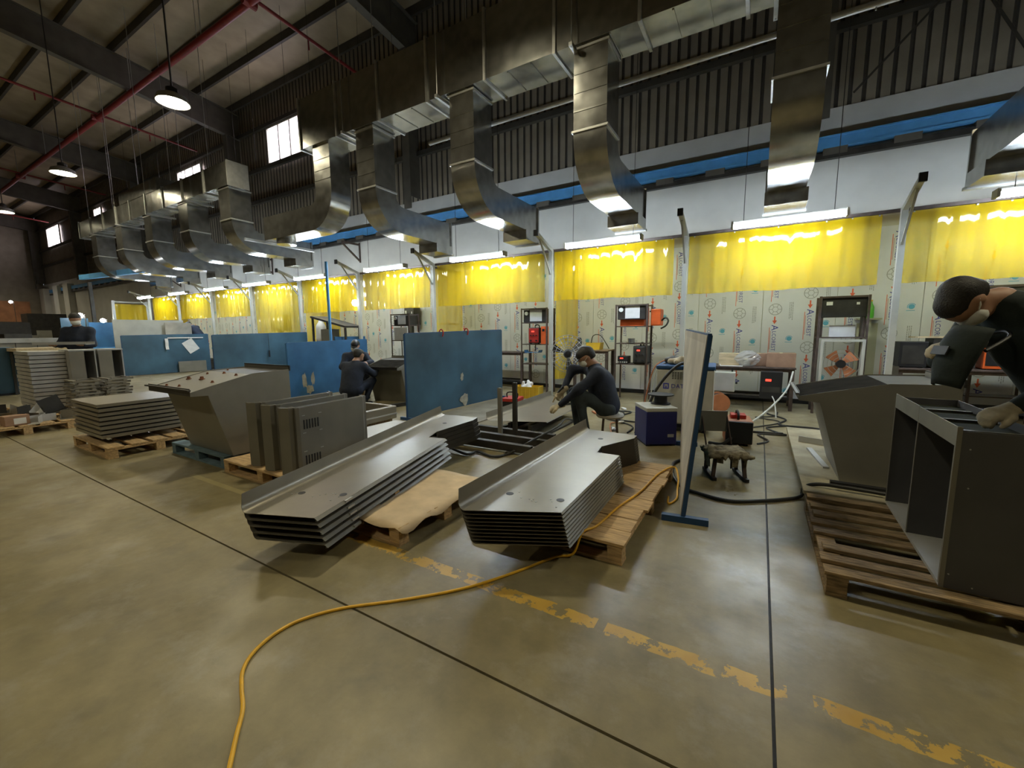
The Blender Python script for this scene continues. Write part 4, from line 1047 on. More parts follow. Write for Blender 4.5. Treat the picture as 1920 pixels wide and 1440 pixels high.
# the two at the bin
J2 = dict(face=(.2, .9, -.35), crown=(0, .35, .94), head=(.06, .22, 1.04), neck=(.03, .12, .90), chest=(0, .06, .68), pelvis=(0, -.08, .36), shoL=(-.20, .10, .82), shoR=(.20, .12, .82),
          elbL=(-.32, .30, .60), elbR=(.34, .30, .64), wriL=(-.20, .52, .58), wriR=(.30, .52, .72), hdL=(.3, .9, 0), hnL=(.5, 0, -.8), hdR=(.0, .9, .3), hnR=(-.9, 0, -.3),
          hipL=(-.12, -.04, .34), hipR=(.12, -.04, .34), kneL=(-.26, .36, .50), kneR=(.26, .36, .50), ankL=(-.20, .18, .085), ankR=(.20, .18, .085), toeL=(-.24, .5, 0), toeR=(.24, .5, 0))
person('person in navy overalls crouched with back turned, pale stripe across the shoulders', (-7.18, 5.62, 0), .35, J2, M['navy'], M['navy'], .024, None, False, None, True, True, jrad=1.12)
J3 = dict(face=(.25, .9, -.3), crown=(0, .3, .95), head=(0, .20, 1.20), neck=(0, .12, 1.06), chest=(0, .06, .86), pelvis=(0, -.04, .54), shoL=(-.21, .10, .97), shoR=(.21, .10, .97),
          elbL=(-.33, .32, .82), elbR=(.30, .30, .74), wriL=(-.22, .58, .84), wriR=(.12, .52, .72), hdL=(.3, .9, 0), hnL=(.6, 0, -.7), hdR=(-.3, .9, 0), hnR=(-.6, 0, -.7),
          hipL=(-.12, 0, .50), hipR=(.12, 0, .50), kneL=(-.24, .42, .58), kneR=(.24, .42, .58), ankL=(-.22, .28, .085), ankR=(.22, .28, .085), toeL=(-.24, .6, 0), toeR=(.24, .6, 0))
person('person in navy work clothes, dark cap and white mask, crouched facing the camera', (-8.18, 6.55, 0), math.atan2(-.78, -.62), J3, M['navy'], M['navy'], .024, M['black'], True)
solo('crate_seat', MB().box(-.2, .2, -.17, .17, 0, .36), M['wood_old'], 'low wooden crate under the crouching worker in the white mask', 'crate', loc=(-8.22, 6.58, 0), rz=.6)
# bent over behind the far left screen
J4 = dict(face=(0, .6, -.8), crown=(0, .8, .6), head=(0, .50, 1.46), neck=(0, .36, 1.42), chest=(0, .22, 1.20), pelvis=(0, -.02, .92), shoL=(-.2, .3, 1.36), shoR=(.2, .3, 1.36),
          elbL=(-.26, .42, 1.08), elbR=(.26, .42, 1.08), wriL=(-.14, .62, 1.0), wriR=(.14, .62, 1.0), hdL=(.1, .8, -.4), hnL=(.6, 0, -.7), hdR=(-.1, .8, -.4), hnR=(-.6, 0, -.7),
          hipL=(-.1, 0, .9), hipR=(.1, 0, .9), kneL=(-.12, .06, .48), kneR=(.12, .06, .48), ankL=(-.13, 0, .085), ankR=(.13, 0, .085), toeL=(-.14, .2, 0), toeR=(.14, .2, 0))
person('person in a dark cap and jacket bent over behind the dark blue screen, far left', (-20.9, 8.75, .45), math.atan2(.86, -.5), J4, M['navy'], M['navy'], .03, M['black'], True)
solo('step_platform', MB().box(-.5, .5, -.5, .5, 0, .448), M['steel_dark'], 'dark step behind the dark blue screen, under the bent worker', 'platform', loc=(-20.9, 8.75, 0))
# standing with a tray
J5 = dict(face=(-.35, .85, -.35), crown=(0, .3, .95), head=(-.02, .08, 1.64), neck=(0, .02, 1.48), chest=(0, .01, 1.24), pelvis=(0, 0, .94), shoL=(-.20, 0, 1.40), shoR=(.20, 0, 1.40),
          elbL=(-.27, .10, 1.12), elbR=(.27, .10, 1.12), wriL=(-.23, .34, 1.10), wriR=(.23, .34, 1.10), hdL=(.1, 1, .1), hnL=(0, .1, 1), hdR=(-.1, 1, .1), hnR=(0, .1, 1),
          hipL=(-.1, 0, .92), hipR=(.1, 0, .92), kneL=(-.12, .05, .50), kneR=(.12, .05, .50), ankL=(-.13, 0, .085), ankR=(.13, 0, .085), toeL=(-.14, .2, 0), toeR=(.14, .2, 0))
person('person in dark navy clothes standing at far left, carrying a long pale tray', (-12.5, 2.96, .20), math.atan2(-.74, -.67), J5, M['navy'], M['navy'], .024, None, True)
solo('step_board', MB().box(-.4, .4, -.4, .4, 0, .199), M['wood_old'], 'low wooden step under the standing worker with the long tray', 'step', loc=(-12.5, 2.96, 0))
g = MB(); g.strip([(-.14, .05), (-.14, 0), (.14, 0), (.14, .05)], .006, -.42, .42, lambda u, w_, t: (t, u, w_))
solo('carried_tray', g, M['steel_light'], 'long pale tray held level by the standing worker at far left', 'tray', loc=(-12.5+.46*.74, 2.96-.46*.67, 1.325), rz=math.atan2(-.74, -.67))
# leaning over the cabinet at the right
J6 = dict(face=(.02, .10, -1.0), crown=(0, 1.0, .10), head=(0, .61, 1.50), neck=(0, .44, 1.50), chest=(0, .24, 1.26), pelvis=(0, -.02, .95), shoL=(-.20, .34, 1.46), shoR=(.20, .36, 1.46),
          elbL=(-.30, .30, 1.12), elbR=(.22, .52, 1.16), wriL=(-.20, .47, .93), wriR=(.02, .62, 1.26), hdL=(.1, .8, -.35), hnL=(.3, -.2, -.9), hdR=(-.25, .9, -.1), hnR=(-.2, -.3, -.9),
          hipL=(-.11, 0, .92), hipR=(.11, 0, .92), kneL=(-.12, .04, .50), kneR=(.12, .04, .50), ankL=(-.13, -.03, .085), ankR=(.13, -.03, .085), toeL=(-.14, .2, 0), toeR=(.14, .2, 0), curl=.8, gauntlet=True)
person('person in dark clothes with short hair leaning over the cabinet at the right edge', (1.56, 3.60, .146), 1.94, J6, M['dark_cloth'], M['dark_cloth'], .018, None, True, M['glove'])
# the welding shield in that worker's hand: a curved shell with a window and a head strap
t = thing('welding_shield', 'dark curved welding shield held under the leaning worker at the right', 'shield', (.97, 3.27, 1.33), 1.94)
t.rotation_euler = (1.9, .0, 1.94)
g = MB(); n_, m_ = 14, 9; vs = []
for j in range(m_+1):
    for i in range(n_+1):
        a = -1.25+2.5*i/n_; v = j/m_; r = .135*(.70+.30*math.sin(PI*min(1, .25+v*.75)))
        vs.append((r*math.sin(a), .17-.34*v, -r*math.cos(a)*.9+.02+.05*(v-.5)**2))
g.add(vs, [(j*(n_+1)+i, j*(n_+1)+i+1, (j+1)*(n_+1)+i+1, (j+1)*(n_+1)+i) for j in range(m_) for i in range(n_)])
o = part('shell', g, M['dark_cloth'], t, smooth=True); md = o.modifiers.new('solid', 'SOLIDIFY'); md.thickness = .006
part('window', MB().box(-.05, .05, -.015, .035, -.118, -.110), M['black'], t); part('head_strap', MB().tube(spline([(-.12, .05, .0), (-.08, .16, .10), (.0, .20, .13), (.08, .16, .10), (.12, .05, .0)], 5), .010, 8), M['black'], t, smooth=True)
# torch in the crouching welder's hand
c, s = math.cos(2.061), math.sin(2.061)
def w1(p): return (-1.75+c*p[0]-s*p[1], 5.5+s*p[0]+c*p[1], p[2])
t = thing('welding_torch', 'welding torch with a pale nozzle in the crouching welder\'s raised hand', 'torch', (0, 0, 0))
part('grip', MB().tube([w1((.05, .60, .74)), w1((.06, .70, .62))], .016, 8), M['black'], t, smooth=True); part('nozzle', MB().tube([w1((.06, .70, .62)), w1((.05, .745, .52))], .011, 8), M['ply'], t, 'pale nozzle', smooth=True)
t = thing('work_stool', 'low round stool with a pale pad under the crouching welder', 'stool', (-1.70, 5.47, 0), .4)
part('seat_pad', MB().lathe([(.001, .335), (.17, .335), (.19, .36), (.17, .385), (.001, .385)], n=20), M['white_sheet'], t, smooth=True)
for a in range(4): part('leg', MB().bar((.12*math.cos(a*PI/2+.7), .12*math.sin(a*PI/2+.7), .335), (.15*math.cos(a*PI/2+.7), .15*math.sin(a*PI/2+.7), 0), .028), M['brown_steel'], t)

# ------------------------------------------------------------------ the low stool chair with its torn pad
t = thing('low_chair', 'low scorched work seat with torn padding and a thin plate back, beside the leaning screen', 'chair', (-.235, 4.70, 0), math.radians(20))
for (x, y, n) in ((-.15, -.11, 0), (.15, -.11, 0), (-.15, .12, 0), (.15, .12, 0)): part('leg', MB().bar((x*.85, y, .245), (x, y*1.15, .02), .032, .032), M['brown_steel'], t)
for x in (-.15, .15): part('skid', MB().box(x-.02, x+.02, -.19, .19, 0, .032), M['black'], t)
part('seat_frame', MB().box(-.165, .165, -.15, .15, .236, .26), M['brown_steel'], t)
g = MB(); vs = []; n_ = 16; rnd = random.Random(2)
for j in range(n_+1):
    for i in range(n_+1):
        x, y = -.2+.4*i/n_, -.18+.36*j/n_; e = max(abs(x)/.2, abs(y)/.18)
        z = .285+.012*rnd.random()-.02*(e > .85)-(.05*rnd.random() if e > .99 else 0)
        vs.append((x*(1+.06*rnd.random()*(e > .95)), y*(1+.06*rnd.random()*(e > .95)), z))
g.add(vs, [(j*(n_+1)+i, j*(n_+1)+i+1, (j+1)*(n_+1)+i+1, (j+1)*(n_+1)+i) for j in range(n_) for i in range(n_)])
M['pad'] = mat('scorched_pad', (.42, .36, .23), .9, 0, .5, 14, .4, 40, col2=(.10, .075, .045))
o = part('seat_pad', g, M['pad'], t, smooth=True); md = o.modifiers.new('solid', 'SOLIDIFY'); md.thickness = .03; md.offset = -1
for q in range(9):
    a = q*.7; x, y = .19*math.cos(a), .17*math.sin(a)
    part('torn_flap', MB().strip([(0, 0), (.012, -.04), (.004, -.09-.03*(q % 3))], .006, -.03, .03, lambda u, w_, s, x=x, y=y, a=a: (x+u*math.cos(a)-s*math.sin(a), y+u*math.sin(a)+s*math.cos(a), .265+w_)), M['pad'], t)
for x in (-.15, .10): part('back_rod', MB().tube([(x*1.05, .15, .03), (x, .15, .26), (x-.05, .22, .62)], .009, 8), M['brown_steel'], t)
part('back_plate', MB().box(-.215, .06, .205, .217, .42, .64), M['steel_paint'], t, 'grey plate forming the backrest')

# ------------------------------------------------------------------ welding machines, racks, benches
def box_part(name, x0, x1, y0, y1, z0, z1, m, t, label=None, bevel=.006): return part(name, MB().box(x0, x1, y0, y1, z0, z1), m, t, label, bevel=bevel)
def welder(lab, loc, rz=0, s=1.0, body='black', face='red', sheet=False):
    """inverter welder: case, bright front, handle, knobs, sockets"""
    t = thing('welder', lab, 'welder', loc, rz); W, D, H = .24*s, .42*s, .34*s
    box_part('case', -W/2, W/2, -D/2, D/2, .015, H, M[body], t, bevel=.012)
    box_part('front_panel', -W/2+.012, W/2-.012, -D/2-.012, -D/2-.0005, .03, H-.02, M[face], t)
    part('handle', MB().tube(spline([(0, -D*.3, H), (0, -D*.28, H+.05), (0, 0, H+.07), (0, D*.28, H+.05), (0, D*.3, H)], 4), .013, 8), M['black'], t, smooth=True)
    for i in (-1, 0, 1): part('knob', MB().cyl((i*W*.26, -D/2-.013, H*.52), (i*W*.26, -D/2-.032, H*.52), .016, 10), M['black'], t)
    for i in (-1, 1): part('socket', MB().cyl((i*W*.26, -D/2-.013, H*.2), (i*W*.26, -D/2-.04, H*.2), .022, 10), M['black'], t)
    part('display', MB().box(-W*.20, W*.05, -D/2-.0145, -D/2-.0125, H*.72, H*.80), M['led_red'], t, 'lit red display')
    for x in (-1, 1):
        for y in (-1, 1): part('rubber_foot', MB().box(x*W*.36-.02, x*W*.36+.02, y*D*.36-.02, y*D*.36+.02, 0, .0148), M['rubber'], t)
    return t
def rack(lab, x0, x1, y0, y1, H, shelves, bars=True):
    t = thing('steel_rack', lab, 'rack', (x0, y0, 0)); W, D = x1-x0, y1-y0
    for x in (0, W-.035):
        for y in (0, D-.035): part('upright', MB().strip([(x, y+.035), (x, y), (x+.035, y)] if x == 0 else [(x+.035, y+.035), (x+.035, y), (x, y)], .004, 0, H, lambda u, w_, q: (u, w_, q)), M['brown_steel'], t)
    for z in shelves:
        part('shelf', MB().box(.006, W-.006, .006, D-.006, z-.02, z), M['brown_steel'], t)
    for y in (0, D-.03): part('cross_bar', MB().box(.036, W-.036, y, y+.03, H-.035, H-.005), M['brown_steel'], t)
    return t
def control_box(lab, x0, x1, y, z0, z1, paper=True):
    t = thing('control_box', lab, 'box', ((x0+x1)/2, y, z0)); W, H = x1-x0, z1-z0
    box_part('case', -W/2, W/2, 0, .30, 0, H, M['steel_dark'], t, bevel=.008)
    if paper: part('paper_notice', MB().box(-W*.22, W*.30, -.004, -.001, H*.08, H*.97), M['paper'], t, 'white notice on the front'); part('round_gauge', MB().cyl((-W*.37, -.0, H*.72), (-W*.37, -.02, H*.72), .045, 14), M['paper'], t)
    else:
        part('label', MB().box(-W*.40, -W*.26, -.004, -.001, H*.62, H*.80), M['paper'], t); part('label', MB().box(W*.26, W*.33, -.004, -.001, H*.62, H*.74), M['paper'], t)
    return t
# rack behind the crouching welder's left
rack('angle-iron rack holding a red-fronted welder, left of the caged fan', -5.05, -4.34, 8.95, 9.4, 2.06, (.72, 1.20, 1.72))
control_box('dark control box with a white notice on top of the rack left of the fan', -5.0, -4.38, 9.0, 1.722, 2.02)
welder('red and black welder on the rack left of the caged fan', (-4.72, 9.18, 1.205), .12, 1.15)
box = thing('tool_case', 'upright orange case beside the red and black welder on the left rack', 'case', (-4.45, 9.17, 1.202)); box_part('body', -.07, .08, -.2, .2, 0, .42, M['orange'], box); part('latch', MB().box(-.03, .03, -.208, -.201, .3, .36), M['black'], box)
box = thing('parts_tray', 'small blue tray under the red and black welder on the left rack', 'tray', (-4.7, 8.93, 1.0)); part('tray', MB().strip([(-.2, .06), (-.18, 0), (.18, 0), (.2, .06)], .006, -.1, .1, lambda u, w_, q: (u, q, w_)), M['blue_b'], box); part('hook', MB().bar((0, .10, .03), (0, .12, .20), .02), M['brown_steel'], box)
# work ledge left of it
def bench(lab, x0, x1, y0, y1, H, top='brown_steel', low=True):
    t = thing('work_bench', lab, 'bench', (x0, y0, 0)); W, D = x1-x0, y1-y0
    part('worktop', MB().box(0, W, 0, D, H-.03, H), M[top], t, bevel=.004)
    for x in (.02, W-.08):
        for y in (.02, D-.08): part('leg', MB().box(x, x+.06, y, y+.06, 0, H-.031), M['brown_steel'], t)
    if low:
        for y in (.03, D-.07): part('lower_rail', MB().box(.081, W-.081, y, y+.04, .20, .25), M['black'], t)
    part('upper_rail', MB().box(.081, W-.081, .02, .06, H-.08, H-.032), M['brown_steel'], t)
    return t
bench('narrow dark bench between the centre blue screen and the left rack', -6.9, -5.15, 9.2, 9.75, .98)
bench('dark steel bench carrying cartons and a clear plastic bag, right of the leaning screen', -.95, .60, 9.05, 9.75, .80)
bench('dark bench with electronic cases behind the leaning worker at the right', 1.95, 4.4, 9.0, 9.7, .86)
bench('narrow bench with a yellow tray between the fan and the middle rack', -3.7, -2.85, 8.95, 9.5, 1.08, 'wood_old')
# things on the bench right of the leaning screen
def carton(lab, loc, w_, d, h, rz=0, m='card', open_=False):
    t = thing('carton', lab, 'box', loc, rz); box_part('body', -w_/2, w_/2, -d/2, d/2, 0, h, M[m], t, bevel=.004)
    part('tape', MB().box(-.025, .025, -d/2-.001, d/2+.001, h, h+.001), M['ply'], t)
    if open_: part('flap', MB().bar((-w_/2, -d/2-.04, h+.01), (w_/2, -d/2-.04, h+.01), .09, .004), M[m], t)
    return t
carton('brown carton at the right end of the bench', (.36, 9.33, .801), .46, .34, .26)
carton('lighter brown carton standing behind the plastic bag on the bench', (.0, 9.45, .801), .28, .3, .24, .1)
carton('small pale carton at the left end of the bench, with a dark corner', (-.50, 9.36, .801), .36, .3, .24, 0, 'ply')
solo('white_tray', MB().strip([(-.2, .03), (-.19, 0), (.19, 0), (.2, .03)], .006, 0, .12, lambda u, w_, q: (u, q, w_)), M['paper'], 'flat white tray in front of the small pale carton on the bench', 'tray', loc=(-.45, 9.07, .803))
g = MB(); rnd = random.Random(5); vs = []; n_, m_ = 16, 9
for j in range(m_+1):
    for i in range(n_):
        a = 2*PI*i/n_; v = j/m_; r = (.17*math.sin(PI*(.12+.80*v))+.02)*(1+.35*(rnd.random()-.5)); vs.append((r*math.cos(a)*1.1, r*math.sin(a)*.8, .30*v))
g.add(vs, [(j*n_+i, j*n_+(i+1) % n_, (j+1)*n_+(i+1) % n_, (j+1)*n_+i) for j in range(m_) for i in range(n_)])
solo('plastic_bag', g, M['clear'], 'crumpled clear plastic bag on the bench between two cartons', 'bag', loc=(-.18, 9.22, .802))
# things under that bench
t = thing('meter_box', 'plain grey steel box hung under the front of the bench', 'box', (-.57, 9.02, .33)); box_part('body', -.21, .21, -.2, -.005, 0, .37, M['off_white'], t, bevel=.01); part('door', MB().box(-.19, .19, -.205, -.2005, .02, .35), M['steel_light'], t); part('lock', MB().box(.215, .25, -.12, -.08, .15, .18), M['black'], t)
for x in (-.15, .15): part('strap', MB().box(x-.015, x+.015, -.015, -.004, .37, .44), M['black'], t)
t = thing('control_unit', 'black control unit with a lit red display under the right end of the bench', 'device', (.22, 9.02, .25)); box_part('body', -.17, .17, -.25, -.005, 0, .49, M['black'], t); part('display', MB().box(-.09, .0, -.253, -.2505, .32, .36), M['led_red'], t, 'lit red digits'); part('slot_panel', MB().box(-.14, .14, -.253, -.2505, .12, .22), M['steel_dark'], t); part('strap', MB().box(-.02, .02, -.02, -.004, .49, .52), M['steel_dark'], t)
t = thing('wire_drum', 'dark orange-rimmed wire drum on the floor under the bench', 'drum', (-.60, 8.55, .17), .25)
part('drum', MB().cyl((0, -.14, 0), (0, .14, 0), .14, 20), M['hose'], t, smooth=True)
for y in (-.15, .15): part('flange', MB().cyl((0, y-.012, 0), (0, y+.012, 0), .17, 24), M['orange_dull'], t, smooth=True)
# orange wire feeder on the floor
t = thing('wire_feeder', 'dull orange wire feeder with a black front on the floor beside the low seat', 'feeder', (-.20, 6.22, 0), math.radians(8))
box_part('case', -.15, .17, -.19, .22, .02, .33, M['orange_dull'], t, bevel=.015); box_part('front_panel', -.145, .165, -.215, -.1905, .03, .32, M['black'], t, bevel=.01)
part('handle', MB().tube(spline([(.0, -.12, .33), (.0, -.13, .39), (.0, -.04, .42), (.0, .10, .41), (.0, .13, .33)], 4), .016, 8), M['black'], t, smooth=True)
box_part('spool_cover', -.08, .10, -.05, .14, .331, .38, M['red'], t); part('gun_cable', MB().tube(spline([(-.08, -.215, .1), (-.12, -.27, .08), (-.2, -.30, .03), (-.34, -.22, .02)], 5), .02, 8), M['hose'], t, smooth=True)
for x in (-.1, .1): part('skid', MB().box(x-.02, x+.02, -.17, .2, 0, .0195), M['rubber'], t)
# big white machine with the blue badge
t = thing('laser_machine', 'large off-white welding machine lettered DATYS with a blue top, behind the leaning screen', 'machine', (-1.30, 6.42, 0), math.radians(4))
box_part('cabinet', 0, .78, 0, .8, .12, .93, M['off_white'], t, bevel=.02); box_part('blue_top', -.01, .79, -.01, .81, .9305, .985, M['blue_edge'], t, bevel=.015)
box_part('base', .03, .75, .03, .77, .06, .1195, M['black'], t)
for x in (.1, .68):
    for y in (.1, .7): part('caster', MB().cyl((x-.02, y, .03), (x+.02, y, .03), .03, 10), M['rubber'], t)
T_D = text_mesh('DATYS', .088)
g = MB(); vs, fs = T_D; g.add([(.21+v.x, -.0025, .655+v.y) for v in vs], fs); part('lettering', g, M['ink_blue'], t, kind='stuff')
g = MB(); 
for (a, b_, c, d_) in ((.10, .116, .64, .725), (.165, .181, .64, .725), (.1165, .1645, .64, .657), (.1165, .1645, .708, .725), (.133, .149, .6575, .685)): quad(g, a, b_, c, d_, 0, -.0025)
part('badge', g, M['ink_blue'], t, kind='stuff')
g = MB()
for r in range(5):
    for c in range(9): g.box(.22+c*.036, .245+c*.036, -.003, -.0005, .79+r*.022, .802+r*.022)
part('vent_slots', g, M['steel_dark'], t, kind='stuff')
for zz in (.5, .43): part('switch', MB().box(.05, .075, -.012, -.0005, zz, zz+.045), M['black'], t)
# blue wire feeder with white top and its spool
t = thing('wire_feeder', 'deep blue upright feeder box with a white top, in front of the white machine', 'feeder', (-1.20, 5.42, 0), math.radians(32))
box_part('case', 0, .40, 0, .48, .02, .455, M['navy_box'], t, bevel=.01); box_part('white_top', -.003, .403, -.003, .483, .4555, .505, M['off_white'], t, bevel=.008)
part('badge', MB().box(.28, .36, -.004, -.0005, .12, .16), M['ink_grey'], t)
for x in (.03, .37): part('skid', MB().box(x-.02, x+.02, .02, .46, 0, .0195), M['rubber'], t)
t = thing('wire_spool', 'black wire spool lying on the blue feeder box', 'spool', (-1.12, 5.86, .5055)); 
part('lower_flange', MB().cyl((0, 0, 0), (0, 0, .012), .13, 24), M['black'], t); part('drum', MB().cyl((0, 0, .0125), (0, 0, .12), .085, 20), M['rubber'], t, smooth=True); part('upper_flange', MB().cyl((0, 0, .1205), (0, 0, .135), .17, 24), M['black'], t)
# heap of gloves, hose and mask on the white machine
for i, (x, y, r) in enumerate(((-1.0, 6.66, .15), (-.85, 6.75, .13), (-1.12, 6.8, .12))):
    solo('cloth_bundle', blob([([cap((-r, 0, .04), (r, .03, .05), .045, .05), cap((-.3*r, -.08, .035), (.5*r, .09, .05), .04, .045), cap((0, .02, .06), (.02, -.02, .08), .05, .04)], .02, .018)]), [M['glove'], M['pad'], M['steel_dark']][i], ['beige work glove bundle on the white machine', 'scorched rag lying on the white machine beside the gloves', 'dark rag at the left end of the white machine'][i], 'rag', loc=(x, y, .992), rz=i, smooth=True)
solo('torch_cable', MB().tube(spline([(-.62, 6.6, 1.06), (-.85, 6.43, 1.05), (-1.05, 6.36, .95), (-1.28, 6.3, .62), (-1.40, 6.2, .25), (-1.48, 6.0, .02)], 6), .022, 8), M['hose'], 'thick black torch cable draped down the front of the white machine', 'cable', smooth=True)
solo('red_cable', MB().tube(spline([(-1.2, 6.9, 1.05), (-1.36, 6.6, .95), (-1.46, 6.5, .5), (-1.5, 6.4, .02)], 6), .010, 8), M['orange_dull'], 'thin orange cable hanging off the left side of the white machine', 'cable', smooth=True)
solo('pale_cable', MB().tube(spline([(-1.12, 6.95, 1.03), (-1.34, 6.7, .92), (-1.40, 6.5, .45), (-1.42, 6.35, .02)], 6), .009, 8), M['off_white'], 'thin pale cable beside the orange cable on the white machine', 'cable', smooth=True)
t = thing('face_shield', 'white rounded face shield standing on the white machine by the post', 'shield', (-.84, 7.0, .986), .3)
g = MB(); g.strip(arc(0, .0, .12, 20, 160, 10), .006, 0, .2, lambda u, w_, q: (u, w_-.1, q)); part('shell', g, M['paper'], t, smooth=True); part('band', MB().box(-.1, .1, -.06, -.05, .15, .18), M['green'], t, 'green head band')
# middle rack with orange machines
rack('angle-iron rack with an orange welder and a papered control box, behind the white machine', -2.68, -2.0, 8.85, 9.3, 2.05, (.80, 1.24, 1.60))
control_box('dark control box with a large white notice on top of the middle rack', -2.64, -2.06, 8.88, 1.735, 2.02)
solo('box_riser', MB().box(-2.6, -2.1, 8.95, 9.2, 1.601, 1.734), M['orange'], 'orange case under the papered control box on the middle rack', 'case')
t = thing('orange_case', 'bright orange case hooked on the right side of the middle rack', 'case', (-1.97, 8.95, 1.60)); box_part('body', 0, .20, 0, .3, 0, .34, M['orange'], t, bevel=.02); part('hook', MB().box(-.035, -.0005, .05, .09, .28, .31), M['black'], t); part('hose', MB().tube(spline([(.2, .1, .1), (.28, .08, .16), (.34, .06, .10), (.30, .05, .0), (.2, .06, -.06)], 5), .018, 8), M['hose'], t, smooth=True)
solo('silver_cup', MB().lathe([(.001, 0), (.07, 0), (.075, .1), (.001, .1)], n=16), M['zinc'], 'silver cup-shaped regulator on the middle rack shelf', 'regulator', loc=(-2.33, 8.86, 1.2405), smooth=True)
welder('dark welder with a lit red display on the middle rack', (-2.15, 9.07, .805), 0, 1.1, 'black', 'steel_dark')
t = thing('power_strip', 'black box with red lights on the left end of the middle rack shelf', 'device', (-2.50, 9.0, .802)); box_part('body', -.12, .10, -.12, .12, 0, .16, M['black'], t); part('display', MB().box(-.07, .0, -.1225, -.1205, .10, .125), M['led_red'], t, 'red lights'); 
for k in range(5): part('terminal', MB().cyl((-.1+.045*k, -.12, .03), (-.1+.045*k, -.14, .03), .014, 8), M['off_white'], t)
t = thing('yellow_tray', 'translucent yellow tray of cables on the bench between fan and middle rack', 'tray', (-3.25, 9.2, 1.082)); part('tub', MB().strip([(-.17, .16), (-.15, 0), (.15, 0), (.17, .16)], .006, -.12, .12, lambda u, w_, q: (u, q, w_)), M['yellow_plastic'], t); part('end_wall', MB().box(-.155, .155, -.12, -.114, .003, .15), M['yellow_plastic'], t); part('end_wall', MB().box(-.155, .155, .114, .12, .003, .15), M['yellow_plastic'], t)
part('cable_loop', MB().tube(spline([(-.1, 0, .02), (-.05, 0, .3), (.12, .02, .32), (.25, 0, .16), (.33, .02, .02)], 5), .010, 6), M['hose'], t, smooth=True)
solo('upright_flask', MB().lathe([(.001, 0), (.05, 0), (.05, .22), (.03, .27), (.001, .27)], n=14), M['black'], 'black upright flask on the bench left of the yellow tray', 'flask', loc=(-3.58, 9.1, 1.082), smooth=True)
# right-hand rack with fan and the shelf with the green bottle
rack('tall angle-iron rack holding a square fan, behind the dark bin', .86, 1.55, 9.05, 9.5, 2.06, (.50, 1.36))
control_box('dark wide control box with two small labels on top of the right-hand rack', .90, 1.52, 9.08, 1.70, 2.03, False)
for i, x in enumerate((.92, 1.50)): solo('box_support', MB().box(x-.015, x+.015, 9.1, 9.4, 1.361, 1.698), M['brown_steel'], ['left upright under the wide control box on the right-hand rack', 'right upright under the wide control box on the right-hand rack'][i], 'support')
solo('paper_sheet', MB().box(-.18, .18, -.005, .005, 0, .2), M['paper'], 'sheet of white paper standing on the shelf of the right-hand rack', 'paper', loc=(1.22, 9.2, 1.362))
t = thing('box_fan', 'large square fan with an orange hub in a pale frame on the right-hand rack', 'fan', (1.22, 9.02, .52))
fm_ = MB(); fm_.box(-.30, -.26, -.06, .10, 0, .80); fm_.box(.26, .30, -.06, .10, 0, .80); fm_.box(-.26, .26, -.06, .10, .76, .80); fm_.box(-.26, .26, -.06, .10, 0, .04); part('frame', fm_, M['off_white'], t)
for k in range(4):
    a = k*PI/2+.3; g = MB(); g.add([(0, 0, .38), (.25*math.cos(a), -.02, .38+.25*math.sin(a)), (.25*math.cos(a+.8), .03, .38+.25*math.sin(a+.8)), (.12*math.cos(a+.9), .03, .38+.12*math.sin(a+.9))], [(0, 1, 2, 3)]); o = part('blade', g, M['orange_dull'], t); o.modifiers.new('solid', 'SOLIDIFY').thickness = .006
part('hub', MB().cyl((0, -.04, .38), (0, .06, .38), .07, 16), M['black'], t, smooth=True)
for r in (.12, .19, .25): 
    part('guard_ring', MB().tube([(r*math.cos(2*PI*k/24), -.055, .38+r*math.sin(2*PI*k/24)) for k in range(25)], .004, 5), M['zinc_rough'], t)
t = thing('wall_shelf', 'small pale shelf on the wall left of the leaning worker', 'shelf', (1.72, YW-.035, 1.66)); part('board', MB().box(-.2, .16, -.24, 0, 0, .03), M['off_white'], t); part('bracket', MB().box(-.02, .02, -.2, 0, -.16, -.0005), M['off_white'], t)
t = thing('drink_bottle', 'green plastic bottle with a yellow cap on the small wall shelf', 'bottle', (1.72, YW-.16, 1.692)); part('body', MB().lathe([(.001, 0), (.055, 0), (.06, .05), (.055, .2), (.025, .27), (.022, .30), (.001, .30)], n=16), M['green'], t, smooth=True); part('bottle_cap', MB().cyl((0, 0, .301), (0, 0, .33), .026, 12), M['yellow_plastic'], t)
part('trunking', MB().box(1.56, 1.86, YW-.10, YW-.032, .1, 1.60), M['off_white'], wall_back)
# bench at the far right
for i, (x, y, w_, d, h, m_, l_) in enumerate(((2.15, 9.3, .34, .4, .42, 'black', 'black electronic case at the left end of the right-hand bench'), (2.62, 9.3, .5, .4, .48, 'steel_dark', 'wide dark case with a wooden board on top, right-hand bench'), (3.05, 9.25, .2, .3, .34, 'orange', 'orange case between the dark cases on the right-hand bench'), (3.5, 9.35, .55, .4, .5, 'steel_dark', 'dark case behind the leaning worker on the right-hand bench'))):
    t = thing('equipment_case', l_, 'case', (x, y, .862)); box_part('body', -w_/2, w_/2, -d/2, d/2, .012, h, M[m_], t); part('front_plate', MB().box(-w_*.4, w_*.4, -d/2-.004, -d/2-.0005, .06, h-.06), M['black' if m_ != 'black' else 'steel_dark'], t)
    for k in (-1, 1): part('foot', MB().box(k*w_*.35-.02, k*w_*.35+.02, -d*.4, d*.4, 0, .0115), M['rubber'], t)
solo('wooden_board', MB().box(-.55, .55, -.2, .22, 0, .022), M['ply'], 'pale wooden board laid across the dark cases on the right-hand bench', 'board', loc=(2.72, 9.3, 1.343), rz=.03)
rack('dark angle-iron rack rising behind the leaning worker at the right edge', 2.95, 3.65, 9.55, 9.95, 2.16, (.4, 1.82))
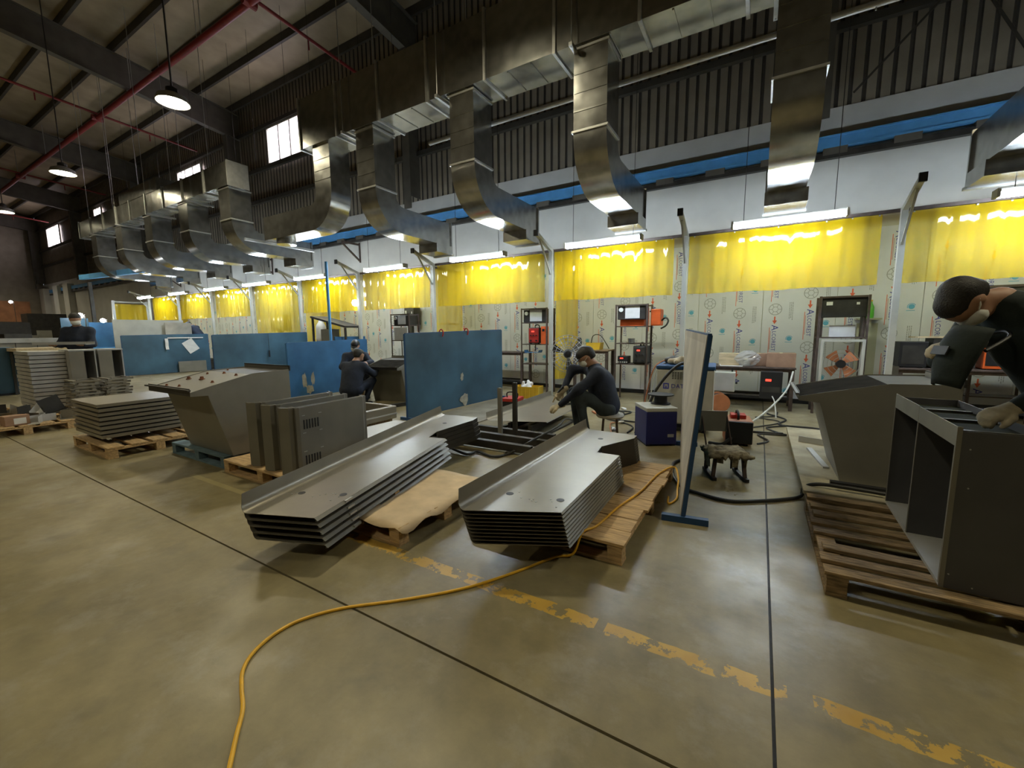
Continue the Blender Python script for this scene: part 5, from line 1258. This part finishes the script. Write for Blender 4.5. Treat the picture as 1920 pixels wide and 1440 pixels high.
control_box('grey control box on top of the rack behind the leaning worker', 3.0, 3.6, 9.58, 1.822, 2.12, False)
t = thing('bench_vice', 'pale blue vice clamped by the post beside the right-hand bench', 'vice', (1.86, 8.98, .52)); box_part('body', -.05, .05, -.1, .1, .2, .34, M['zinc'], t); part('jaw', MB().box(-.08, .08, -.13, -.101, .24, .38), M['zinc'], t); part('pedestal', MB().box(-.04, .04, -.04, .04, -.52, .1995), M['zinc'], t)
# caged fan on its stand, at rest
def cage_fan(lab, loc, rz, R_, z):
    t = thing('caged_fan', lab, 'fan', loc, rz)
    part('base', MB().lathe([(.001, 0), (.24, 0), (.24, .03), (.05, .06), (.001, .06)], n=20), M['black'], t, smooth=True)
    part('pole', MB().cyl((0, 0, .06), (0, 0, z), .022, 10), M['black'], t, smooth=True)
    part('motor', MB().lathe([(.001, -.10), (.09, -.09), (.10, .06), (.06, .12), (.001, .13)], (0, .06, z), 16, (0, -1, 0)), M['black'], t, smooth=True)
    for k in range(3):
        a = k*2*PI/3+.4; g = MB(); vs = []
        for j in range(5):
            q = .08+(R_*.86-.08)*j/4; w_ = .5-.10*(j == 0)-.06*(j == 4)
            vs += [(q*math.cos(a), -.10, z+q*math.sin(a)), (q*math.cos(a+w_), -.05, z+q*math.sin(a+w_))]
        g.add(vs, [(2*j, 2*j+1, 2*j+3, 2*j+2) for j in range(4)]); o = part('blade', g, M['steel_dark'], t); o.modifiers.new('solid', 'SOLIDIFY').thickness = .005
    g = MB()
    for yy, rr in ((-.14, .4), (-.15, .65), (-.12, .86), (-.06, 1.0), (.02, .85), (.03, .5)):
        g.tube([(rr*R_*math.cos(2*PI*k/28), yy, z+rr*R_*math.sin(2*PI*k/28)) for k in range(29)], .005, 5)
    for k in range(24):
        a = 2*PI*k/24; cs_, sn = math.cos(a), math.sin(a)
        g.tube([(.08*cs_, -.15, z+.08*sn), (.65*R_*cs_, -.15, z+.65*R_*sn), (.86*R_*cs_, -.12, z+.86*R_*sn), (R_*cs_, -.06, z+R_*sn), (.85*R_*cs_, .02, z+.85*R_*sn), (.2*R_*cs_, .035, z+.2*R_*sn)], .003, 4)
    part('wire_cage', g, M['zinc_rough'], t, kind='stuff'); return t
cage_fan('large caged floor fan standing behind the crouching welder', (-3.55, 8.35, 0), .35, .40, 1.02)
cage_fan('caged floor fan behind the two workers, left of the centre blue screen', (-7.15, 7.6, 0), -.1, .33, 1.18)
# clutter around the workers behind the centre blue screen
rack('tall dark rack with papers, behind the left edge of the centre blue screen', -8.62, -7.95, 8.1, 8.5, 2.0, (.6, 1.3, 1.7))
control_box('dark box with a white sheet at the top of the rack by the centre screen', -8.55, -8.0, 8.15, 1.702, 1.96)
solo('paper_sheet', MB().box(-.24, .24, -.004, .004, 0, .34), M['paper'], 'white printed sheet standing on the rack behind the two workers', 'paper', loc=(-8.3, 8.14, 1.302))
control_box('small dark box high behind the left end of the centre blue screen', -9.75, -9.35, 9.75, 1.75, 2.3, False)
solo('box_post', MB().box(-9.6, -9.5, 9.8, 9.9, 0, 1.748), M['steel_dark'], 'dark post carrying the small high box behind the rack with papers', 'post')
t = thing('red_appliance', 'small dark red appliance behind the bin by the two workers', 'device', (-6.35, 7.9, 0)); box_part('body', -.2, .2, -.12, .12, .95, 1.16, M['red'], t); part('stand', MB().box(-.18, .18, -.1, .1, 0, .9495), M['steel_dark'], t)
solo('tall_blue_pole', MB().cyl((0, 0, 0), (0, 0, 3.3), .035, 10), M['beam_blue'], 'slender blue pole rising in front of the bright blue screen', 'pole', loc=(gy(618, 600, 6.9).x, 6.9, 0), smooth=True)
t = thing('sloping_rack', 'dark sloping table frame with boxes, behind the grey-blue and bright blue screens', 'rack', (-12.3, 8.2, 0))
part('top_frame', MB().prism([(0, 2.05), (1.65, 1.72), (1.65, 1.66), (0, 1.99)], 0, .6, lambda u, w_, q: (u, q, w_)), M['steel_dark'], t)
for x, z in ((.03, 1.98), (1.58, 1.66)):
    for y in (.02, .53): part('leg', MB().box(x, x+.05, y, y+.05, 0, z), M['steel_dark'], t)
part('middle_shelf', MB().box(.09, 1.57, .08, .5, 1.2, 1.23), M['steel_dark'], t)
carton('tan carton on the sloping dark table frame', (-11.7, 8.45, 1.231), .5, .3, .4, 0, 'steel_paint')
solo('grey_sack', blob([([cap((0, 0, .12), (0, 0, .5), .16, .14), cap((0, .02, .5), (.02, 0, .74), .13, .06)], .03, .03)]), M['white_sheet'], 'pale sack standing left of the sloping dark table frame', 'sack', loc=(-12.72, 8.84, 1.2), smooth=True)
solo('sack_stand', MB().box(-12.95, -12.5, 8.62, 9.05, 0, 1.22), M['steel_dark'], 'dark stand under the pale sack', 'stand')
t = thing('small_monitor', 'small bright monitor standing behind the grey-blue screen', 'monitor', (-15.6, 9.2, 0)); part('stand', MB().box(-.06, .06, -.05, .05, 0, 1.62), M['steel_dark'], t); box_part('case', -.42, .42, -.15, .15, 1.62, 2.2, M['steel_light'], t); part('screen', MB().box(-.2, .34, -.156, -.151, 1.72, 2.12), M['paper'], t)
for i, (px, py, Y, l_) in enumerate(((666, 568, 8.62, 'small glowing round lamp on the bay post behind the two workers'), (150, 592, 5.2, 'glowing round lamp far down the hall above the standing worker'), (193, 601, 7.0, 'small glowing lamp far down the hall right of the standing worker'), (20, 566, 7.7, 'small glowing lamp at the left edge far down the hall'))):
    p = gy(px, py, Y); t = thing('work_lamp', l_, 'lamp', p); part('bulb', MB().lathe([(.001, -.10), (.07, -.07), (.10, 0), (.07, .07), (.001, .10)], n=14), M['spot'], t, smooth=True)
    part('stand', MB().cyl((.0, .13, -p.z), (0, .13, .05), .015, 8), M['steel_dark'], t); part('arm', MB().cyl((0, .09, 0), (0, .13, 0), .02, 8), M['steel_dark'], t)

# ------------------------------------------------------------------ low work frames on the floor in the middle
fl = solo('floor_plate', MB().box(-4.97, -3.95, 5.2, 8.6, 0, .018), mat('dusty_plate', (.26, .24, .19), .6, .2, .25, 3, .05, 20), 'pale steel plate lying on the floor along the centre blue screen', 'plate')
t = thing('work_trestle', 'low black trestle of channel bars with two short uprights, before the crouching welder', 'trestle', (0, 0, 0))
for (x0, x1, y) in ((-3.75, -2.30, 4.95), (-3.65, -2.25, 4.62), (-3.6, -2.3, 4.28)): part('channel_bar', MB().strip([(y, .03), (y, .12), (y+.07, .12), (y+.07, .03)], .006, x0, x1, lambda u, w_, q: (q, u, w_)), M['steel_dark'], t)
for x in (-3.4, -2.6): part('cross_bar', MB().box(x-.03, x+.03, 4.25, 6.6, 0, .029), M['steel_dark'], t)
for (x, y, h) in ((-3.10, 4.90, .60), (-2.81, 4.82, .70)): part('upright', MB().box(x-.03, x+.03, y-.04, y-.001, .03, .12+h), M['steel_paint' if x < -3 else 'steel_dark'], t)
wt = thing('pressed_tray', 'grey pressed steel tray on the low trestle under the welder\'s hands', 'tray', (-3.42, 5.1, .175), math.radians(3))
for n_, m_ in zip(('bed', 'rolled_lip', 'side_flange', 'tail_flange'), tm2[:4]):
    ob(n_, m_, wt).scale = (1.5, 1.1, 1)
for x in (-3.2, -2.85):
    solo('tray_rest', MB().box(x-.03, x+.03, 5.3, 6.4, .0295, .122), M['steel_dark'], 'dark bar under the %s side of the tray being welded' % ('left' if x < -3 else 'right'), 'bar')
t = thing('red_toolbox', 'small red-topped box with a handle and an orange lamp beside the two uprights', 'box', (-3.86, 6.5, 0), .2)
box_part('body', -.15, .15, -.15, .2, .0, .24, M['black'], t); box_part('lid', -.155, .155, -.155, .205, .2405, .30, M['red'], t); part('handle', MB().tube(spline([(-.1, 0, .30), (-.09, 0, .39), (.09, 0, .39), (.1, 0, .30)], 4), .012, 8), M['black'], t, smooth=True)
t = thing('yellow_crate', 'yellow plastic crate holding crumpled white paper, under the left rack', 'crate', (-4.45, 8.2, 0.02), .15)
for (a, b_, c, d_) in ((-.3, .3, -.18, -.165), (-.3, .3, .165, .18), (-.3, -.285, -.165, .165), (.285, .3, -.165, .165)): part('wall', MB().box(a, b_, c, d_, 0, .26), M['yellow_plastic'], t)
part('bottom', MB().box(-.284, .284, -.164, .164, 0, .012), M['yellow_plastic'], t)
for k in range(7): part('rib', MB().box(-.28+k*.09, -.265+k*.09, -.188, -.1805, .02, .24), M['yellow_plastic'], t)
g = blob([([cap((-.1, 0, .2), (.06, .03, .30), .07, .05), cap((.05, -.03, .2), (-.02, .04, .36), .06, .03), cap((-.15, .02, .2), (-.12, 0, .33), .05, .03)], .01, .014)]); solo('crumpled_paper', g, M['paper'], 'crumpled white paper in the yellow crate', 'paper', loc=(-4.45, 8.2, .03))
# shallow framed boxes behind the louvred covers
t = thing('open_frame_box', 'shallow open steel frame with rolled edges behind the louvred covers', 'frame', (-4.95, 3.72, 0), .0)
for (a, b_, c, d_) in ((0, .06, 0, .92), (-1.4, -1.34, 0, .92), (-1.339, -.001, 0, .06), (-1.339, -.001, .86, .92)): part('side_wall', MB().box(a, b_, c, d_, .16, .36), M['steel'], t, bevel=.012)
part('floor_sheet', MB().box(-1.335, -.005, .065, .855, .16, .17), M['steel_dark'], t)
part('bead', MB().box(.0605, .07, .0, .92, .23, .25), M['steel_light'], t)
for x in (-1.3, -.1): part('bearer', MB().box(x-.05, x+.05, 0, .92, 0, .159), M['wood_old'], t)
g = blob([([cap((-.12, 0, .04), (.1, .05, .05), .045), cap((0, -.05, .05), (.05, .08, .07), .04)], .012, .016)]); solo('rag', g, M['glove'], 'pale rag lying in the open steel frame', 'rag', loc=(-5.25, 4.2, .172), smooth=True)
t = thing('flat_box', 'flat lidded steel box between the louvred covers and the left-hand tray stack', 'box', (-4.45, 3.25, 0), -.04)
part('lid', MB().box(0, .72, 0, .92, .245, .262), M['steel'], t, bevel=.004); part('body', MB().box(.03, .70, .03, .90, .16, .2445), M['steel_dark'], t); part('front_lip', MB().box(.0, .72, -.02, -.0005, .18, .235), M['steel_light'], t)
for x in (.08, .6): part('bearer', MB().box(x-.05, x+.05, .05, .88, 0, .159), M['wood_old'], t)
part('hole', MB().cyl((.12, .12, .262), (.12, .12, .2635), .02, 12), M['black'], t)
for i, (x, y, rz) in enumerate(((-4.1, 4.55, .1), (-4.0, 4.62, -.15), (-4.15, 4.75, .3))):
    solo('angle_bar', MB().strip([(0, .05), (0, 0), (.05, 0)], .005, 0, 1.0, lambda u, w_, q: (q, u, w_)), M['steel'], ['nearest loose angle bar on the floor by the flat box', 'middle loose angle bar on the floor by the flat box', 'farthest loose angle bar on the floor by the flat box'][i], 'bar', loc=(x, y, .019*i+.0), rz=rz)
for i, (x, y, L2, rz) in enumerate(((-7.9, 4.7, 1.6, .0), (-7.7, 5.15, 1.8, .12), (-6.6, 4.9, 1.3, -.1), (-6.4, 5.4, 1.2, 1.4))):
    solo('square_bar', MB().box(0, L2, -.04, .04, 0, .07), M['steel_dark'], ['dark square bar on the floor left of the crouching workers', 'long dark square bar at the feet of the crouching worker', 'short dark square bar in front of the sloping bin by the workers', 'dark square bar lying crosswise right of the crouching worker'][i], 'bar', loc=(x, y, 0), rz=rz)

# ------------------------------------------------------------------ cords, hoses and cables
pts = [gz(x, y, .008) for x, y in ((418, 1500), (430, 1440), (443, 1380), (455, 1330), (453, 1290), (456, 1255), (478, 1220), (520, 1185), (570, 1160), (645, 1140), (760, 1124), (870, 1103), (960, 1075), (1040, 1045))]
pts += [Vector((-.99, 2.44, .03)), Vector((-.955, 2.52, .153))]+[gz(x, y, .153) for x, y in ((1120, 985), (1160, 950), (1200, 922), (1235, 888))]+[Vector((-.66, 4.25, .153)), Vector((-.60, 4.12, .10)), Vector((-.585, 4.0, .02)), Vector((-.56, 3.8, .008)), Vector((-.60, 3.65, .008)), Vector((-.63, 3.8, .012))]
solo('extension_cord', MB().tube(spline(pts, 8), .0085, 8), M['cord'], 'yellow extension cord curving across the concrete and over the boarded pallet', 'cord', smooth=True)
pts = [gz(x, y, .018) for x, y in ((1262, 870), (1262, 890), (1278, 912), (1310, 925), (1360, 938), (1400, 940), (1460, 937), (1500, 931))]
pts = [Vector((-.62, 5.1, .018)), Vector((-.72, 4.95, .018))]+pts+[Vector((.42, 4.40, .10)), Vector((.55, 4.36, .16)), Vector((.95, 4.34, .16))]
solo('black_hose', MB().tube(spline(pts, 8), .016, 8), M['hose'], 'thick black hose looping past the leaning screen towards the dark pallet', 'hose', smooth=True)
pts = [Vector((-3.3, 4.0, .05)), Vector((-3.0, 3.95, .02))]+[gz(x, y, .02) for x, y in ((895, 847), (925, 856), (955, 850))]+[gz(1000, 825, .15), gz(1045, 800, .15), gz(1060, 786, .15), Vector((-2.6, 6.4, .02))]
solo('ground_cable', MB().tube(spline(pts, 8), .016, 8), M['hose'], 'black ground cable arching over the low trestle bars', 'cable', smooth=True)
rnd = random.Random(21)
def squiggle(x0, y0, x1, y1, n=7, amp=.25):
    P = []
    for i in range(n):
        t_ = i/(n-1); P.append((x0+(x1-x0)*t_+rnd.uniform(-amp, amp)*(0 < i < n-1), y0+(y1-y0)*t_+rnd.uniform(-amp, amp)*(0 < i < n-1), .012+.004*(i % 2)))
    return spline(P, 7)
for i, (a, l_, m_, r) in enumerate((((.05, 6.2, .45, 7.6), 'black cable loops on the floor right of the orange feeder, nearest', 'hose', .012), ((-.05, 7.0, .35, 8.8), 'black cable on the floor running back under the bench', 'hose', .010),
    ((-.5, 7.4, .3, 7.0), 'thick black hose on the floor behind the orange feeder', 'rubber', .020), ((-1.6, 6.0, -2.4, 7.6), 'tangled black cable behind the crouching welder', 'hose', .012), ((-1.5, 6.5, -2.6, 8.2), 'second tangled black cable between the middle rack and the white machine', 'rubber', .012),
    ((-1.35, 5.0, -1.9, 6.6), 'thin orange lead on the floor right of the stool', 'orange_dull', .008), ((-1.5, 7.2, -3.4, 8.0), 'pale lead on the floor in front of the middle rack', 'off_white', .009), ((-4.9, 8.6, -4.3, 8.9), 'black leads looped below the left rack', 'hose', .010), ((.2, 8.6, .9, 6.9), 'dark cable trailing from the bench towards the board platform', 'rubber', .014))):
    solo('cable', MB().tube(squiggle(*a, amp=.22), r, 6), M[m_], l_, 'cable', smooth=True)
solo('hanging_hose', MB().tube(spline([(.55, 9.0, .74), (.45, 8.6, .45), (.2, 8.0, .2), (-.05, 7.4, .06), (-.3, 7.0, .02)], 7), .014, 8), M['off_white'], 'pale hose running from the bench corner down to the floor by the orange feeder', 'hose', smooth=True)
solo('hanging_hose', MB().tube(spline([(.25, 8.76, .3), (.28, 8.5, .25), (.3, 8.3, .12), (.31, 8.2, .01)], 6), .010, 8), M['off_white'], 'short pale hose hanging from the black control unit', 'hose', smooth=True)
rnd = random.Random(8)
WH = ['beside the stool', 'behind the blue feeder', 'under the middle rack', 'in front of the fan', 'by the white machine', 'near the trestle end', 'close to the wall panels', 'by the yellow crate', 'left of the blue feeder', 'at the foot of the middle rack']
for i in range(10):
    x, y = rnd.uniform(-2.6, -1.5), rnd.uniform(5.9, 8.0)
    g = blob([([cap((-.05, 0, .02), (.05, .02, .03), .022, .018), cap((0, -.03, .02), (.01, .04, .04), .02, .015)], .006, .012)])
    solo('scrap', g, M[['paper', 'steel_light', 'orange_dull'][i % 3]], '%s scrap on the floor %s' % (['white', 'grey', 'orange'][i % 3], WH[i]), 'scrap', 'scraps on the floor behind the welder', loc=(x, y, .0), rz=rnd.uniform(0, 6))

# ------------------------------------------------------------------ far down the hall on the left
t = thing('long_counter', 'long grey counter far down the hall at the left edge', 'counter', (-24.0, 3.4, 0)); part('body', MB().box(-.8, 0, 0, 2.2, 0, 1.25), M['steel_paint'], t); part('top', MB().box(-.85, .05, -.05, 2.25, 1.2505, 1.42), M['steel_light'], t)
for k in range(1, 4): part('joint_strip', MB().box(.0005, .012, .55*k-.01, .55*k+.01, 0, 1.25), M['steel_dark'], t)
t = thing('pale_table', 'pale-topped table with a blue front beyond the tall panel stack', 'table', (-15.5, 2.55, 0)); part('table_top', MB().box(-1, 0, 0, 1.35, 1.12, 1.2), M['ply'], t); part('front', MB().box(-.06, -.03, .4, 1.34, .5, 1.1195), M['blue'], t); 
for x in (-.95, -.08):
    for y in (.03, 1.27): part('leg', MB().box(x, x+.05, y, y+.05, 0, 1.1195), M['steel_dark'], t)
t = thing('blue_cabinet', 'dark blue cabinet at the left picture edge beyond the tall panel stack', 'cabinet', (-16.5, 2.33, 0)); box_part('body', -.6, 0, -.6, .36, .05, 1.22, M['blue'], t); part('plinth', MB().box(-.58, -.02, -.58, .34, 0, .0495), M['black'], t); part('door', MB().box(.0005, .02, -.1, .34, .1, 1.18), M['blue'], t)
y0_, y1_, y2_ = [gx(q, 650, -22.0).y for q in (120, 172, 216)]
t = thing('blue_partition', 'blue partition wall behind the standing worker far left', 'partition', (-22.0, y0_, 0)); part('panel', MB().box(-.04, 0, 0, y1_-y0_, 0, 2.15), M['blue'], t); part('panel', MB().box(-.04, 0, y1_-y0_+.004, y2_-y0_, 0, 2.0), M['blue_b'], t); part('rail', MB().box(.0005, .03, 0, y2_-y0_, 1.0, 1.04), M['beam_blue'], t)
t = thing('blue_crane_beam', 'long blue beam crossing the hall far left below the ducts', 'beam', (0, 0, 0)); part('beam', MB().bar((-26.5, 6.6, 4.10), (-19.6, 6.6, 3.88), .14, .2), M['beam_blue'], t)
for x in (-25.5,): part('column', MB().box(x-.06, x+.06, 6.54, 6.66, 0, 3.82), M['steel_dark'], t)
for i, (x, y, w_, d, h) in enumerate(((-34, 4.5, 2, 1.6, 2.2), (-38, 6.4, 2, 2, 2.8), (-30, 6.3, 1.4, 1.2, 1.9), (-42, 5.6, 2, 1.8, 2.4), (-29, 4.2, 1.5, 1.0, 1.6))):
    t = thing('far_machine', ['grey machine far down the hall, nearest the long counter', 'tall dark machine far down the hall under the pilasters', 'dark machine far down the hall right of the standing worker', 'dark machine farthest down the hall', 'low dark machine just beyond the long counter'][i], 'machine', (x, y, 0))
    box_part('body', 0, w_, 0, d, 0, h*.7, M[['steel_paint', 'steel_dark'][i % 2]], t); box_part('head', .1*w_, .8*w_, .1*d, .9*d, h*.7+.001, h, M['steel_dark'], t); part('control_panel', MB().box(w_+.001, w_+.05, .2*d, .5*d, h*.4, h*.65), M['off_white'], t)
t = thing('end_frame', 'white tubular frame holding the last yellow curtain at the end of the bays', 'frame', (-25.9, 7.4, 0))
for y in (0, 1.25): part('post', MB().box(-.05, .05, y-.05, y+.05, 0, 3.1), M['off_white'], t)
for z in (.9, 1.9, 3.02): part('cross_tube', MB().box(-.03, .03, .051, 1.199, z, z+.06), M['off_white'], t)
o = ob('curtain_film', SM, t); o.rotation_euler = (0, 0, PI/2); o.scale = (.86, 1, .95); o.location = (.06, .05, .25)
